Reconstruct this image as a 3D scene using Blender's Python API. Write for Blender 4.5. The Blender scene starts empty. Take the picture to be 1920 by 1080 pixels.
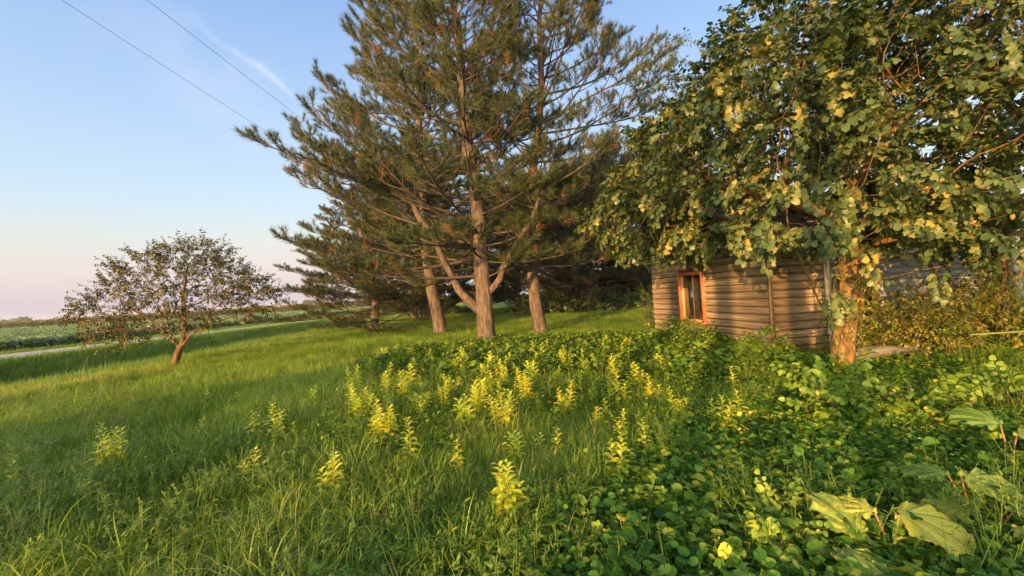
import bpy, math, random
import numpy as np
from mathutils import Vector, Matrix, Quaternion
random.seed(7); RNG = np.random.default_rng(7)
scene = bpy.context.scene; COL = scene.collection
R = math.radians
# ------------------------------------------------------------------ camera
CAMZ = 1.6
cam = bpy.data.cameras.new('camera'); camo = bpy.data.objects.new('camera', cam); COL.objects.link(camo)
cam.sensor_width = 36; cam.lens = 850/1920*36; cam.clip_start = .05; cam.clip_end = 9000
camo.matrix_world = Matrix.Translation((0, 0, CAMZ)) @ Matrix.Rotation(R(91.01), 4, 'X') @ Matrix.Rotation(R(-3.4), 4, 'Z')
scene.camera = camo
# ------------------------------------------------------------------ light
SUN_EL = R(7.0); SUN_TRAVEL = Vector((.46, .89, 0)).normalized()      # low sun behind the camera, a little to its left
sdir = Vector((-SUN_TRAVEL.x*math.cos(SUN_EL), -SUN_TRAVEL.y*math.cos(SUN_EL), math.sin(SUN_EL)))   # towards the sun
sl = bpy.data.lights.new('sun', 'SUN'); sl.energy = 4.9; sl.angle = R(.6); sl.color = (1, .54, .20)
so = bpy.data.objects.new('sun', sl); COL.objects.link(so)
so.rotation_euler = sdir.to_track_quat('Z', 'Y').to_euler()
w = bpy.data.worlds.new('World'); scene.world = w; w.use_nodes = True
nt = w.node_tree; nt.nodes.clear(); N = nt.nodes.new; LK = nt.links.new
def mth(op, a, b=None, c=None, clamp=False, tree=None):
    t = tree or nt; n = t.nodes.new('ShaderNodeMath'); n.operation = op; n.use_clamp = clamp
    for i, x in enumerate((a, b, c)):
        if x is None: continue
        if isinstance(x, (int, float)): n.inputs[i].default_value = x
        else: t.links.new(x, n.inputs[i])
    return n.outputs[0]
def mixc(fac, a, b, tree=None, mode='MIX'):
    t = tree or nt; n = t.nodes.new('ShaderNodeMix'); n.data_type = 'RGBA'; n.blend_type = mode
    for s, x in ((n.inputs[0], fac), (n.inputs[6], a), (n.inputs[7], b)):
        if isinstance(x, (int, float)): s.default_value = x
        elif isinstance(x, tuple): s.default_value = (*x, 1)
        else: t.links.new(x, s)
    return n.outputs[2]
def ramp(fac, stops, tree=None, interp='LINEAR'):
    t = tree or nt; n = t.nodes.new('ShaderNodeValToRGB'); cr = n.color_ramp; cr.interpolation = interp
    while len(cr.elements) < len(stops): cr.elements.new(.5)
    for e, (p, c) in zip(cr.elements, stops):
        e.position = p; e.color = (*c, 1) if len(c) == 3 else c
    t.links.new(fac, n.inputs[0]); return n.outputs[0]
def noise(vec, scale, detail=4, rough=.55, tree=None, dist=0):
    t = tree or nt; n = t.nodes.new('ShaderNodeTexNoise'); n.inputs['Scale'].default_value = scale
    n.inputs['Detail'].default_value = detail; n.inputs['Roughness'].default_value = rough; n.inputs['Distortion'].default_value = dist
    if vec is not None: t.links.new(vec, n.inputs['Vector'])
    return n.outputs[0]
def srgb(r, g, b):
    return tuple(((x/255)/12.92 if x < 10.3 else ((x/255+.055)/1.055)**2.4) for x in (r, g, b))
tc = N('ShaderNodeTexCoord'); sep = N('ShaderNodeSeparateXYZ'); LK(tc.outputs['Generated'], sep.inputs[0])
zz = mth('MAXIMUM', sep.outputs[2], 0)
S = srgb
dusk = ramp(zz, [(0, S(182,180,200)), (.035, S(197,189,204)), (.08, S(212,199,203)), (.135, S(206,208,208)), (.2, S(188,208,226)),
                 (.33, S(168,195,228)), (.5, S(140,174,222)), (.62, S(118,155,214)), (1, S(84,128,205))])
dn = N('ShaderNodeVectorMath'); dn.operation = 'DOT_PRODUCT'; LK(tc.outputs['Generated'], dn.inputs[0]); dn.inputs[1].default_value = sdir
glow = mth('POWER', mth('MAXIMUM', mth('MULTIPLY', mth('ADD', dn.outputs['Value'], .25), .8), 0), 2.2)
low = mth('POWER', mth('SUBTRACT', 1, zz), 2.5)
gl = N('ShaderNodeVectorMath'); gl.operation = 'SCALE'; gl.inputs[0].default_value = (11.5, 9.6, 5.0); LK(mth('MULTIPLY', glow, low), gl.inputs['Scale'])
dusk = mixc(1.0, dusk, gl.outputs[0], mode='ADD')
# a thin cirrus streak, upper left
cdirs = [Vector((-.62, .66, .55)), ]
def wisps():
    a = Vector((-0.600, .999, .594)).normalized(); b = Vector((-.432, 1.0, .452)).normalized()   # the streak runs from a to b
    nn = a.cross(b).normalized(); mid = (a+b).normalized(); al = (b-a).normalized()
    nz = noise(tc.outputs['Generated'], 9, 5, .62, dist=.3); nz2 = noise(tc.outputs['Generated'], 60, 4, .6)
    def dot(v):
        d = N('ShaderNodeVectorMath'); d.operation = 'DOT_PRODUCT'; LK(tc.outputs['Generated'], d.inputs[0]); d.inputs[1].default_value = v; return d.outputs['Value']
    acr = mth('ADD', dot(nn), mth('MULTIPLY', mth('SUBTRACT', nz, .5), .03))
    acr = mth('ADD', acr, mth('MULTIPLY', mth('SUBTRACT', nz2, .5), .009))
    s = mth('SUBTRACT', 1, mth('MULTIPLY', mth('ABSOLUTE', acr), 120), clamp=True)
    t = dot(al); m0 = mid.dot(al)
    e = mth('SUBTRACT', 1, mth('MULTIPLY', mth('ABSOLUTE', mth('SUBTRACT', t, m0)), 7.5), clamp=True)
    streak = mth('MULTIPLY', mth('MULTIPLY', s, mth('POWER', e, .6)), mth('MULTIPLY', nz2, .8))
    # faint broad veil beside it
    acr2 = mth('ADD', mth('SUBTRACT', dot(nn), .07), mth('MULTIPLY', mth('SUBTRACT', nz, .5), .22))
    v = mth('SUBTRACT', 1, mth('MULTIPLY', mth('ABSOLUTE', acr2), 12), clamp=True)
    e2 = mth('SUBTRACT', 1, mth('MULTIPLY', mth('ABSOLUTE', mth('ADD', mth('SUBTRACT', t, m0), .05)), 4.0), clamp=True)
    veil = mth('MULTIPLY', mth('MULTIPLY', v, e2), mth('MULTIPLY', nz, .42))
    return mth('ADD', streak, veil, clamp=True)
dusk = mixc(wisps(), dusk, S(226,226,240))
sky = N('ShaderNodeTexSky'); sky.sky_type = 'NISHITA'; sky.sun_disc = False
sky.sun_elevation = SUN_EL; sky.sun_rotation = math.atan2(sdir.x, sdir.y); sky.air_density = 1.1; sky.dust_density = 2.5
bg1 = N('ShaderNodeBackground'); LK(sky.outputs[0], bg1.inputs[0]); bg1.inputs[1].default_value = .03
bg2 = N('ShaderNodeBackground'); LK(dusk, bg2.inputs[0]); bg2.inputs[1].default_value = .42
addS = N('ShaderNodeAddShader'); LK(bg1.outputs[0], addS.inputs[0]); LK(bg2.outputs[0], addS.inputs[1])
ow = N('ShaderNodeOutputWorld'); LK(addS.outputs[0], ow.inputs[0])
vs = scene.view_settings; vs.view_transform = 'Standard'; vs.look = 'None'; vs.exposure = 1.36; vs.gamma = 1; vs.use_curve_mapping = False
scene.render.engine = 'CYCLES'; cy = scene.cycles
cy.max_bounces = 7; cy.diffuse_bounces = 4; cy.glossy_bounces = 2; cy.transmission_bounces = 4; cy.transparent_max_bounces = 8
cy.use_adaptive_sampling = True; cy.adaptive_threshold = .02; cy.use_denoising = True
cy.caustics_reflective = False; cy.caustics_refractive = False
# ------------------------------------------------------------------ materials
def new_mat(name):
    m = bpy.data.materials.new(name); m.use_nodes = True; t = m.node_tree; t.nodes.clear()
    o = t.nodes.new('ShaderNodeOutputMaterial'); return m, t, o
def foliage(name, stops, trans=.3, rough=.45, wn=.5, ws=.6, spec=.35, tcol=(1.25, 1.2, .6)):
    m, t, o = new_mat(name)
    at = t.nodes.new('ShaderNodeAttribute'); at.attribute_name = 'v'
    oi = t.nodes.new('ShaderNodeObjectInfo'); g = t.nodes.new('ShaderNodeNewGeometry')
    nz = noise(g.outputs['Position'], ws, 3, .6, t)
    f = mth('ADD', mth('MULTIPLY', at.outputs['Fac'], .5, tree=t), mth('MULTIPLY', oi.outputs['Random'], .5, tree=t), tree=t)
    f = mth('ADD', f, mth('MULTIPLY', mth('SUBTRACT', nz, .5, tree=t), wn*1.6, tree=t), tree=t, clamp=True)
    c = ramp(f, stops, t)
    p = t.nodes.new('ShaderNodeBsdfPrincipled'); t.links.new(c, p.inputs['Base Color']); p.inputs['Roughness'].default_value = rough
    p.inputs['Specular IOR Level'].default_value = spec
    tr = t.nodes.new('ShaderNodeBsdfTranslucent'); c2 = mixc(1.0, c, tcol, t, 'MULTIPLY'); t.links.new(c2, tr.inputs[0])
    mx = t.nodes.new('ShaderNodeMixShader'); mx.inputs[0].default_value = trans
    t.links.new(p.outputs[0], mx.inputs[1]); t.links.new(tr.outputs[0], mx.inputs[2]); t.links.new(mx.outputs[0], o.inputs[0])
    return m
def solid(name, c1, c2, scale=4, rough=.8, bump=.3, stretch=(1, 1, 1), detail=5, c3=None, coord='Object', bs=None, spec=.3, oj=0):
    m, t, o = new_mat(name)
    tcn = t.nodes.new('ShaderNodeTexCoord'); mp = t.nodes.new('ShaderNodeMapping'); mp.inputs['Scale'].default_value = stretch
    t.links.new(tcn.outputs[coord], mp.inputs[0]); vec = mp.outputs[0]
    if oj:
        oi = t.nodes.new('ShaderNodeObjectInfo'); mul = mth('MULTIPLY', oi.outputs['Random'], 37.0, tree=t); t.links.new(mul, mp.inputs['Location'])
    nz = noise(vec, scale, detail, .6, t)
    st = [(.3, c1), (.7, c2)] if c3 is None else [(.25, c1), (.5, c2), (.75, c3)]
    c = ramp(nz, st, t)
    if oj:
        hv = t.nodes.new('ShaderNodeHueSaturation'); t.links.new(c, hv.inputs['Color'])
        t.links.new(mth('ADD', mth('MULTIPLY', oi.outputs['Random'], oj, tree=t), 1-oj/2, tree=t), hv.inputs['Value']); c = hv.outputs[0]
    p = t.nodes.new('ShaderNodeBsdfPrincipled'); t.links.new(c, p.inputs['Base Color']); p.inputs['Roughness'].default_value = rough
    p.inputs['Specular IOR Level'].default_value = spec
    if bump:
        nb = noise(vec, bs or scale*3, 6, .65, t); b = t.nodes.new('ShaderNodeBump'); b.inputs['Strength'].default_value = bump
        b.inputs['Distance'].default_value = .02; t.links.new(nb, b.inputs['Height']); t.links.new(b.outputs[0], p.inputs['Normal'])
    t.links.new(p.outputs[0], o.inputs[0]); return m
M = {}
M['needle'] = foliage('pine needles', [(0, (.010,.022,.010)), (.35, (.032,.052,.020)), (.65, (.070,.088,.030)), (.92, (.12,.11,.038)), (1, (.18,.12,.045))], .14, .5, .25, .5)
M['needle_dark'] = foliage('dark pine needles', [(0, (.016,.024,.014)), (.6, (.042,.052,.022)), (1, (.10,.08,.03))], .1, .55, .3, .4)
M['needle_rust'] = foliage('rusty pine needles', [(0, (.13,.075,.03)), (1, (.30,.15,.055))], .15, .6, .1)
M['tree_leaf'] = foliage('broad tree leaves', [(0, (.022,.042,.014)), (.35, (.055,.088,.026)), (.62, (.10,.135,.042)), (.85, (.20,.205,.06)), (1, (.38,.28,.07))], .26, .42, .55, .45)
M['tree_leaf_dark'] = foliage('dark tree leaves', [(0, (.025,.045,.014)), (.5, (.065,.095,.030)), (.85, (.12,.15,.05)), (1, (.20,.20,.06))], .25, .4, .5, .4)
M['small_leaf'] = foliage('small olive tree leaves', [(0, (.028,.034,.012)), (.5, (.070,.072,.024)), (1, (.16,.115,.035))], .22, .5, .5, .8)
M['grass'] = foliage('grass blades', [(0, (.034,.082,.014)), (.25, (.10,.20,.025)), (.55, (.20,.32,.042)), (.82, (.35,.46,.07)), (1, (.53,.55,.16))], .45, .6, .75, .35, .15)
M['grass_far'] = foliage('mown grass', [(0, (.055,.125,.016)), (.4, (.115,.215,.030)), (.75, (.21,.30,.048)), (1, (.36,.39,.09))], .45, .6, 1.1, .35, .12)
M['grass_dry_sunlit'] = foliage('dry grass stalks and sun tinted crest', [(0, (.20,.25,.05)), (1, (.46,.42,.15))], .3, .6, .3)  # dry stalk colour, also the painted sunlight on the crest tufts
M['cover'] = foliage('ground ivy leaves', [(0, (.012,.045,.008)), (.3, (.045,.135,.016)), (.6, (.12,.25,.028)), (.85, (.30,.41,.045)), (1, (.60,.54,.06))], .32, .5, .45, 1.2, .2)
M['weed'] = foliage('dark weed leaves', [(0, (.022,.050,.010)), (.45, (.075,.150,.020)), (1, (.22,.31,.04))], .32, .55, .4, .8, .12)
M['yellow'] = foliage('yellow green sapling leaves', [(0, (.24,.38,.03)), (.3, (.50,.60,.06)), (.7, (.78,.76,.07)), (1, (.90,.78,.07))], .35, .42, .2, 1.2)
M['lime'] = foliage('lime green sprout leaves', [(0, (.08,.17,.02)), (.5, (.17,.28,.035)), (1, (.36,.42,.05))], .35, .4, .2, 1.0)
M['vine'] = foliage('olive vine leaves', [(0, (.045,.060,.012)), (.5, (.13,.135,.025)), (1, (.32,.25,.05))], .28, .45, .5, 1.0)
M['bigleaf'] = None
M['soy'] = foliage('soybean leaves', [(0, (.07,.13,.045)), (.5, (.18,.28,.11)), (1, (.32,.42,.17))], .25, .5, .4, .12)
M['corn'] = foliage('corn leaves and tassels', [(0, (.07,.09,.025)), (.5, (.13,.14,.04)), (1, (.24,.20,.07))], .2, .6, .4, .05)
M['stem'] = solid('green stem', (.10,.15,.03), (.20,.20,.05), 20, .6, 0)
M['stem_red'] = solid('reddish leaf stalk', (.22,.10,.05), (.36,.20,.09), 20, .6, 0)
M['twig'] = solid('twig bark', (.042,.033,.025), (.10,.08,.062), 6, .85, .3)
M['pinebark'] = solid('pine bark', (.028,.021,.017), (.095,.070,.054), 7, .95, 1.0, (1.8, 1.8, .38), c3=(.20,.15,.12), bs=12)
M['bark'] = solid('flaky orange brown bark', (.022,.013,.008), (.13,.075,.025), 13, .8, 1.0, (1, 1, .45), c3=(.33,.20,.065), bs=26, detail=8)
M['applebark'] = solid('reddish tree bark', (.035,.018,.012), (.11,.055,.034), 12, .85, .9, (1, 1, .4), c3=(.22,.12,.075), bs=30)
M['siding'] = solid('weathered log siding', (.068,.051,.037), (.20,.145,.095), 2.2, .8, .35, (1, 6, 14), c3=(.40,.29,.19), bs=5, oj=.45, detail=7)
M['siding_grey'] = solid('grey painted siding', (.19,.21,.24), (.30,.32,.35), 3, .7, .3, (1, 4, 8), oj=.25)
M['brick'] = solid('red brick', (.34,.10,.05), (.50,.18,.09), 6, .85, .4, oj=.4)
M['redpaint'] = solid('worn red window paint', (.24,.05,.022), (.38,.10,.04), 9, .5, .3, (2, 2, 2), c3=(.50,.19,.09))
M['tanwood'] = solid('tan sash wood', (.36,.22,.11), (.52,.34,.18), 10, .6, .2)
M['white'] = solid('white weathered paint', (.55,.53,.48), (.80,.78,.74), 12, .55, .12)
M['black'] = solid('black plastic', (.010,.009,.008), (.03,.025,.02), 12, .4, .3)
M['darkwood'] = solid('dark eave boards', (.055,.042,.032), (.12,.09,.07), 4, .8, .3)
M['shingle'] = solid('brown roof shingles', (.05,.04,.035), (.11,.09,.08), 10, .9, .4, oj=.3)
M['plankgrey'] = solid('grey weathered plank', (.09,.08,.07), (.20,.18,.155), 4, .85, .4, (1, 8, 8))
M['inside'] = solid('dim room interior', (.04,.03,.022), (.07,.05,.04), 3, .9, 0)
M['soil'] = solid('soil and moss under plants', (.020,.030,.008), (.045,.060,.014), 3, 1, .4, c3=(.055,.050,.022))
M['pole'] = solid('tarred pole wood', (.06,.045,.035), (.13,.10,.08), 4, .9, .4, (3, 3, .4))
M['wire'] = solid('dark cable', (.03,.03,.035), (.05,.05,.055), 5, .5, 0)
def glass():
    m, t, o = new_mat('window glass'); p = t.nodes.new('ShaderNodeBsdfPrincipled'); p.inputs['Base Color'].default_value = (.012,.018,.014,1)
    p.inputs['Roughness'].default_value = .04; p.inputs['IOR'].default_value = 1.5
    p.inputs['Specular IOR Level'].default_value = .8; t.links.new(p.outputs[0], o.inputs[0]); return m
M['glass'] = glass()
def bigleaf():
    m, t, o = new_mat('burdock leaf')
    at = t.nodes.new('ShaderNodeAttribute'); at.attribute_name = 'v'; oi = t.nodes.new('ShaderNodeObjectInfo')
    tcn = t.nodes.new('ShaderNodeTexCoord'); nz = noise(tcn.outputs['Object'], 9, 4, .6, t)
    f = mth('ADD', mth('MULTIPLY', nz, .8, tree=t), mth('MULTIPLY', mth('SUBTRACT', oi.outputs['Random'], .4, tree=t), .45, tree=t), tree=t, clamp=True)
    c = ramp(f, [(.2, (.10,.20,.03)), (.42, (.20,.32,.045)), (.62, (.58,.56,.07))], t)
    c = mixc(mth('MULTIPLY', at.outputs['Fac'], .55, tree=t), c, (.42,.48,.12), t)
    p = t.nodes.new('ShaderNodeBsdfPrincipled'); t.links.new(c, p.inputs['Base Color']); p.inputs['Roughness'].default_value = .5
    b = t.nodes.new('ShaderNodeBump'); b.inputs['Strength'].default_value = .5; b.inputs['Distance'].default_value = .01
    t.links.new(noise(tcn.outputs['Object'], 45, 3, .6, t), b.inputs['Height']); t.links.new(b.outputs[0], p.inputs['Normal'])
    tr = t.nodes.new('ShaderNodeBsdfTranslucent'); t.links.new(c, tr.inputs[0]); mx = t.nodes.new('ShaderNodeMixShader'); mx.inputs[0].default_value = .35
    t.links.new(p.outputs[0], mx.inputs[1]); t.links.new(tr.outputs[0], mx.inputs[2]); t.links.new(mx.outputs[0], o.inputs[0]); return m
M['bigleaf'] = bigleaf()
def ground_mat():
    m, t, o = new_mat('lawn ground'); g = t.nodes.new('ShaderNodeNewGeometry')
    n1 = noise(g.outputs['Position'], .35, 6, .65, t); n2 = noise(g.outputs['Position'], 9, 5, .7, t)
    f = mth('ADD', mth('MULTIPLY', n1, .5, tree=t), mth('MULTIPLY', n2, .5, tree=t), tree=t)
    c = ramp(f, [(.3, (.030,.060,.012)), (.5, (.060,.11,.022)), (.7, (.10,.165,.034))], t)
    p = t.nodes.new('ShaderNodeBsdfPrincipled'); t.links.new(c, p.inputs['Base Color']); p.inputs['Roughness'].default_value = .95; p.inputs['Specular IOR Level'].default_value = .1
    b = t.nodes.new('ShaderNodeBump'); b.inputs['Strength'].default_value = .6; b.inputs['Distance'].default_value = .05
    t.links.new(n2, b.inputs['Height']); t.links.new(b.outputs[0], p.inputs['Normal']); t.links.new(p.outputs[0], o.inputs[0]); return m
M['ground'] = ground_mat()
M['gravel'] = solid('pale gravel road', (.30,.27,.24), (.44,.40,.36), .9, .95, .6, c3=(.52,.48,.43), coord='Object', bs=30, detail=8)
# ------------------------------------------------------------------ mesh helpers
def mesh_np(name, V, F, mat=None, attr=None, smooth=False, mats=None, midx=None):
    """F: list of (n,k) int arrays"""
    V = np.asarray(V, np.float32).reshape(-1, 3); me = bpy.data.meshes.new(name)
    F = [np.asarray(f, np.int32) for f in F if len(f)]
    nl = sum(f.size for f in F); nf = sum(len(f) for f in F)
    me.vertices.add(len(V)); me.vertices.foreach_set('co', V.ravel())
    me.loops.add(nl); me.polygons.add(nf)
    if nl:
        me.loops.foreach_set('vertex_index', np.concatenate([f.ravel() for f in F]))
        tot = np.concatenate([np.full(len(f), f.shape[1], np.int32) for f in F]); st = np.concatenate([[0], np.cumsum(tot)[:-1]]).astype(np.int32)
        me.polygons.foreach_set('loop_start', st)
        if smooth: me.polygons.foreach_set('use_smooth', np.ones(nf, bool))
        if midx is not None: me.polygons.foreach_set('material_index', np.asarray(midx, np.int32))
    if attr is not None:
        a = me.attributes.new('v', 'FLOAT', 'POINT'); a.data.foreach_set('value', np.asarray(attr, np.float32))
    me.update(calc_edges=True); me.validate()
    for x in (mats or ([mat] if mat else [])): me.materials.append(x)
    return me
def link(name, me, parent=None, loc=None, rot=None, scl=None, kind=None):
    o = bpy.data.objects.new(name, me); COL.objects.link(o)
    if parent: o.parent = parent
    if loc is not None: o.location = loc
    if rot is not None: o.rotation_euler = rot
    if scl is not None: o.scale = scl if hasattr(scl, '__len__') else (scl,)*3
    if kind: o['kind'] = kind
    return o
def thing(name, label, cat, loc=(0,0,0), rz=0, group=None):
    o = bpy.data.objects.new(name, None); COL.objects.link(o); o.location = loc; o.rotation_euler = (0, 0, rz); o.empty_display_size = .2
    o['label'] = label; o['category'] = cat
    if group: o['group'] = group
    return o
def tag(o, label=None, cat=None, group=None, kind=None):
    for k, v in (('label', label), ('category', cat), ('group', group), ('kind', kind)):
        if v: o[k] = v
    return o
class MB:
    def __init__(s): s.V = []; s.T = []; s.Q = []; s.A = []; s.n = 0
    def add(s, V, T=None, Q=None, a=0.0):
        V = np.asarray(V, float).reshape(-1, 3)
        if T is not None and len(T): s.T.append(np.asarray(T)+s.n)
        if Q is not None and len(Q): s.Q.append(np.asarray(Q)+s.n)
        s.V.append(V); s.A.append(np.full(len(V), a) if np.isscalar(a) else np.asarray(a)); s.n += len(V)
    def box(s, lo, hi, a=0.0):
        x0, y0, z0 = lo; x1, y1, z1 = hi
        V = [(x0,y0,z0),(x1,y0,z0),(x1,y1,z0),(x0,y1,z0),(x0,y0,z1),(x1,y0,z1),(x1,y1,z1),(x0,y1,z1)]
        s.add(V, Q=[(0,3,2,1),(4,5,6,7),(0,1,5,4),(1,2,6,5),(2,3,7,6),(3,0,4,7)], a=a)
    def tube(s, P, r, sides=6, a=0.0, cap=True):
        P = np.asarray(P, float); n = len(P); r = np.broadcast_to(np.asarray(r, float), (n,))
        T = np.gradient(P, axis=0) if n > 2 else np.repeat((P[1]-P[0])[None], n, 0)
        T /= np.linalg.norm(T, axis=1)[:, None]+1e-9
        ref = np.array([0, 0, 1.]) if abs(T[0, 2]) < .9 else np.array([1., 0, 0])
        U = np.zeros_like(T); u = ref
        for i in range(n):
            u = u-T[i]*(u@T[i]); l = np.linalg.norm(u)
            if l < 1e-4: u = np.cross(T[i], [0.3, .8, .5]); l = np.linalg.norm(u)
            u = u/l; U[i] = u
        W = np.cross(T, U); th = np.arange(sides)/sides*2*math.pi
        V = P[:, None]+r[:, None, None]*(U[:, None]*np.cos(th)[None, :, None]+W[:, None]*np.sin(th)[None, :, None])
        i = np.arange(n-1)[:, None]*sides; j = np.arange(sides)[None]; k = (j+1) % sides
        Q = np.stack([i+j, i+k, i+sides+k, i+sides+j], -1).reshape(-1, 4)
        V = V.reshape(-1, 3); Tt = []
        if cap:
            V = np.vstack([V, P[-1]+T[-1]*r[-1]*.5]); b = (n-1)*sides; Tt = [(b+x, b+(x+1) % sides, n*sides) for x in range(sides)]
        s.add(V, T=Tt, Q=Q, a=a)
    def mesh(s, name, mat=None, smooth=False, **k):
        V = np.vstack(s.V); F = []
        if s.T: F.append(np.vstack(s.T))
        if s.Q: F.append(np.vstack(s.Q))
        return mesh_np(name, V, F, mat, np.concatenate(s.A), smooth, **k)
# scatter: one object whose geometry nodes put small source meshes on stored points
SRC = {}
def source_col(key, meshes):
    c = bpy.data.collections.new(key)
    for i, me in enumerate(meshes): c.objects.link(bpy.data.objects.new('%s_%02d' % (key, i), me))
    SRC[key] = (c, len(meshes)); return key
TREES = {}
def scatter_tree(key):
    if key in TREES: return TREES[key]
    g = bpy.data.node_groups.new('scatter '+key, 'GeometryNodeTree'); TREES[key] = g
    g.interface.new_socket('Geometry', in_out='INPUT', socket_type='NodeSocketGeometry'); g.interface.new_socket('Geometry', in_out='OUTPUT', socket_type='NodeSocketGeometry')
    n = g.nodes.new; gi = n('NodeGroupInput'); go = n('NodeGroupOutput'); ip = n('GeometryNodeInstanceOnPoints'); ci = n('GeometryNodeCollectionInfo')
    ci.inputs['Collection'].default_value = SRC[key][0]; ci.inputs['Separate Children'].default_value = True; ci.inputs['Reset Children'].default_value = True
    def na(nm, ty):
        a = n('GeometryNodeInputNamedAttribute'); a.data_type = ty; a.inputs['Name'].default_value = nm; return a.outputs[0]
    L = g.links.new; er = n('FunctionNodeEulerToRotation'); L(na('rot', 'FLOAT_VECTOR'), er.inputs[0])
    L(gi.outputs[0], ip.inputs['Points']); L(ci.outputs[0], ip.inputs['Instance']); ip.inputs['Pick Instance'].default_value = True
    L(na('idx', 'INT'), ip.inputs['Instance Index']); L(er.outputs[0], ip.inputs['Rotation']); L(na('scl', 'FLOAT'), ip.inputs['Scale']); L(ip.outputs[0], go.inputs[0])
    return g
def scatter(name, key, P, rot, scl, parent=None, idx=None):
    P = np.asarray(P, np.float32).reshape(-1, 3); n = len(P); me = bpy.data.meshes.new(name); me.vertices.add(n); me.vertices.foreach_set('co', P.ravel())
    a = me.attributes.new('rot', 'FLOAT_VECTOR', 'POINT'); a.data.foreach_set('vector', np.asarray(rot, np.float32).ravel())
    a = me.attributes.new('scl', 'FLOAT', 'POINT'); a.data.foreach_set('value', np.broadcast_to(np.asarray(scl, np.float32), (n,)).copy())
    if idx is None: idx = RNG.integers(0, SRC[key][1], n)
    a = me.attributes.new('idx', 'INT', 'POINT'); a.data.foreach_set('value', np.asarray(idx, np.int32))
    o = link(name, me, parent); md = o.modifiers.new('scatter', 'NODES'); md.node_group = scatter_tree(key); return o
def dirs_to_euler(D, roll=.5, up='Y'):
    E = np.zeros((len(D), 3))
    for i, d in enumerate(D):
        q = Vector(d).to_track_quat('Z', up) @ Quaternion((0, 0, 1), random.uniform(-roll, roll)); E[i] = q.to_euler()
    return E
# ------------------------------------------------------------------ leaf shapes
def leaf(kind, size=1.0, fold=.25, curl=.3, seed=0):
    r = random.Random(seed)
    if kind in ('lobed', 'heart', 'kidney', 'big'):
        n = {'lobed': 17, 'heart': 12, 'kidney': 11, 'big': 34}[kind]; V = [(0, .42, 0)]; T = []
        for i in range(n):
            t = -math.pi/2+.12+(2*math.pi-.24)*i/(n-1)          # starts and ends at the stalk notch
            a = t+math.pi/2
            if kind == 'lobed': rr = .29+.24*abs(math.cos(2.5*(t-math.pi/2)))**.8 * (1.25 if abs(t-math.pi/2) < .7 else 1); rr *= (1.0 if i % 2 else .88)
            elif kind == 'heart': rr = .40+.22*max(0, math.cos(t-math.pi/2))**3+.03*math.sin(3*a)
            elif kind == 'kidney': rr = .43+.03*math.sin(5*a)
            else: rr = .42+.20*max(0, math.cos(t-math.pi/2))**2+.035*math.sin(11*a)+r.uniform(-.012, .012)
            x = rr*math.cos(t)*1.05; y = .42+rr*math.sin(t)
            z = fold*abs(x)-curl*(y-.3)**2 + (r.uniform(-.03, .03) if kind != 'big' else .05*math.sin(9*a+seed))
            if kind in ('kidney',): z = .22*(x*x+(y-.42)**2)**.5+r.uniform(-.02, .02)
            V.append((x, y, z))
        for i in range(1, n): T.append((0, i, i+1))
        T.append((0, n, 1)) if kind in ('lobed',) else None
        V = np.array(V)*size; return V, np.array(T)
    prof = {'ovate': [(0,.02),(.25,.26),(.5,.30),(.78,.17),(1,0)], 'lance': [(0,.02),(.3,.13),(.6,.12),(1,0)], 'obovate': [(0,.03),(.3,.2),(.62,.33),(.86,.22),(1,0)]}[kind]
    V = []; T = []
    for (y, wd) in prof:
        zc = -curl*y*y
        V += [(-wd, y, zc+fold*wd), (0, y, zc), (wd, y, zc+fold*wd)]
    for i in range(len(prof)-1):
        a = i*3
        for (p, q) in ((0, 1), (1, 2)): T += [(a+p, a+q, a+3+q), (a+p, a+3+q, a+3+p)]
    return np.array(V, float)*size, np.array(T)
def place(L, pos, axis, normal):
    axis = np.asarray(axis, float); axis = axis/np.linalg.norm(axis); normal = np.asarray(normal, float)
    x = np.cross(axis, normal); x /= np.linalg.norm(x)+1e-9; z = np.cross(x, axis)
    return L@np.stack([x, axis, z])+np.asarray(pos)
def spray(mat, kind, nleaf, length, size, seed, droop=.3, spread=1.0, stem=.004, petiole=.04, name='leaf_spray'):
    """a leafy twig along +Z, +Y is the sky side"""
    r = random.Random(seed); b = MB(); pts = []
    for i in range(4): t = i/3; pts.append((0, -droop*.3*t*t*length, t*length))
    b.tube(pts, np.linspace(stem, stem*.4, 4), 3, a=.3)
    for i in range(nleaf):
        t = (i+.6)/nleaf; p = np.array([0, -droop*.3*t*t*length, t*length]); sd = 1 if i % 2 else -1
        ax = np.array([sd*r.uniform(.5, 1.1)*spread, r.uniform(-.7, .15)-droop*.4, r.uniform(.1, .9)]) if i < nleaf-1 else np.array([0, -.3, 1])
        ax /= np.linalg.norm(ax); nm = np.array([r.uniform(-.5, .5), 1, r.uniform(-.1, .8)])
        V, T = leaf(kind, size*r.uniform(.55, 1.2), r.uniform(-.1, .5), r.uniform(.1, 1.1), seed*31+i)
        b.add(place(V, p+ax*petiole, ax, nm), T=T, a=r.random())
    return b.mesh(name, mat)
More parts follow.
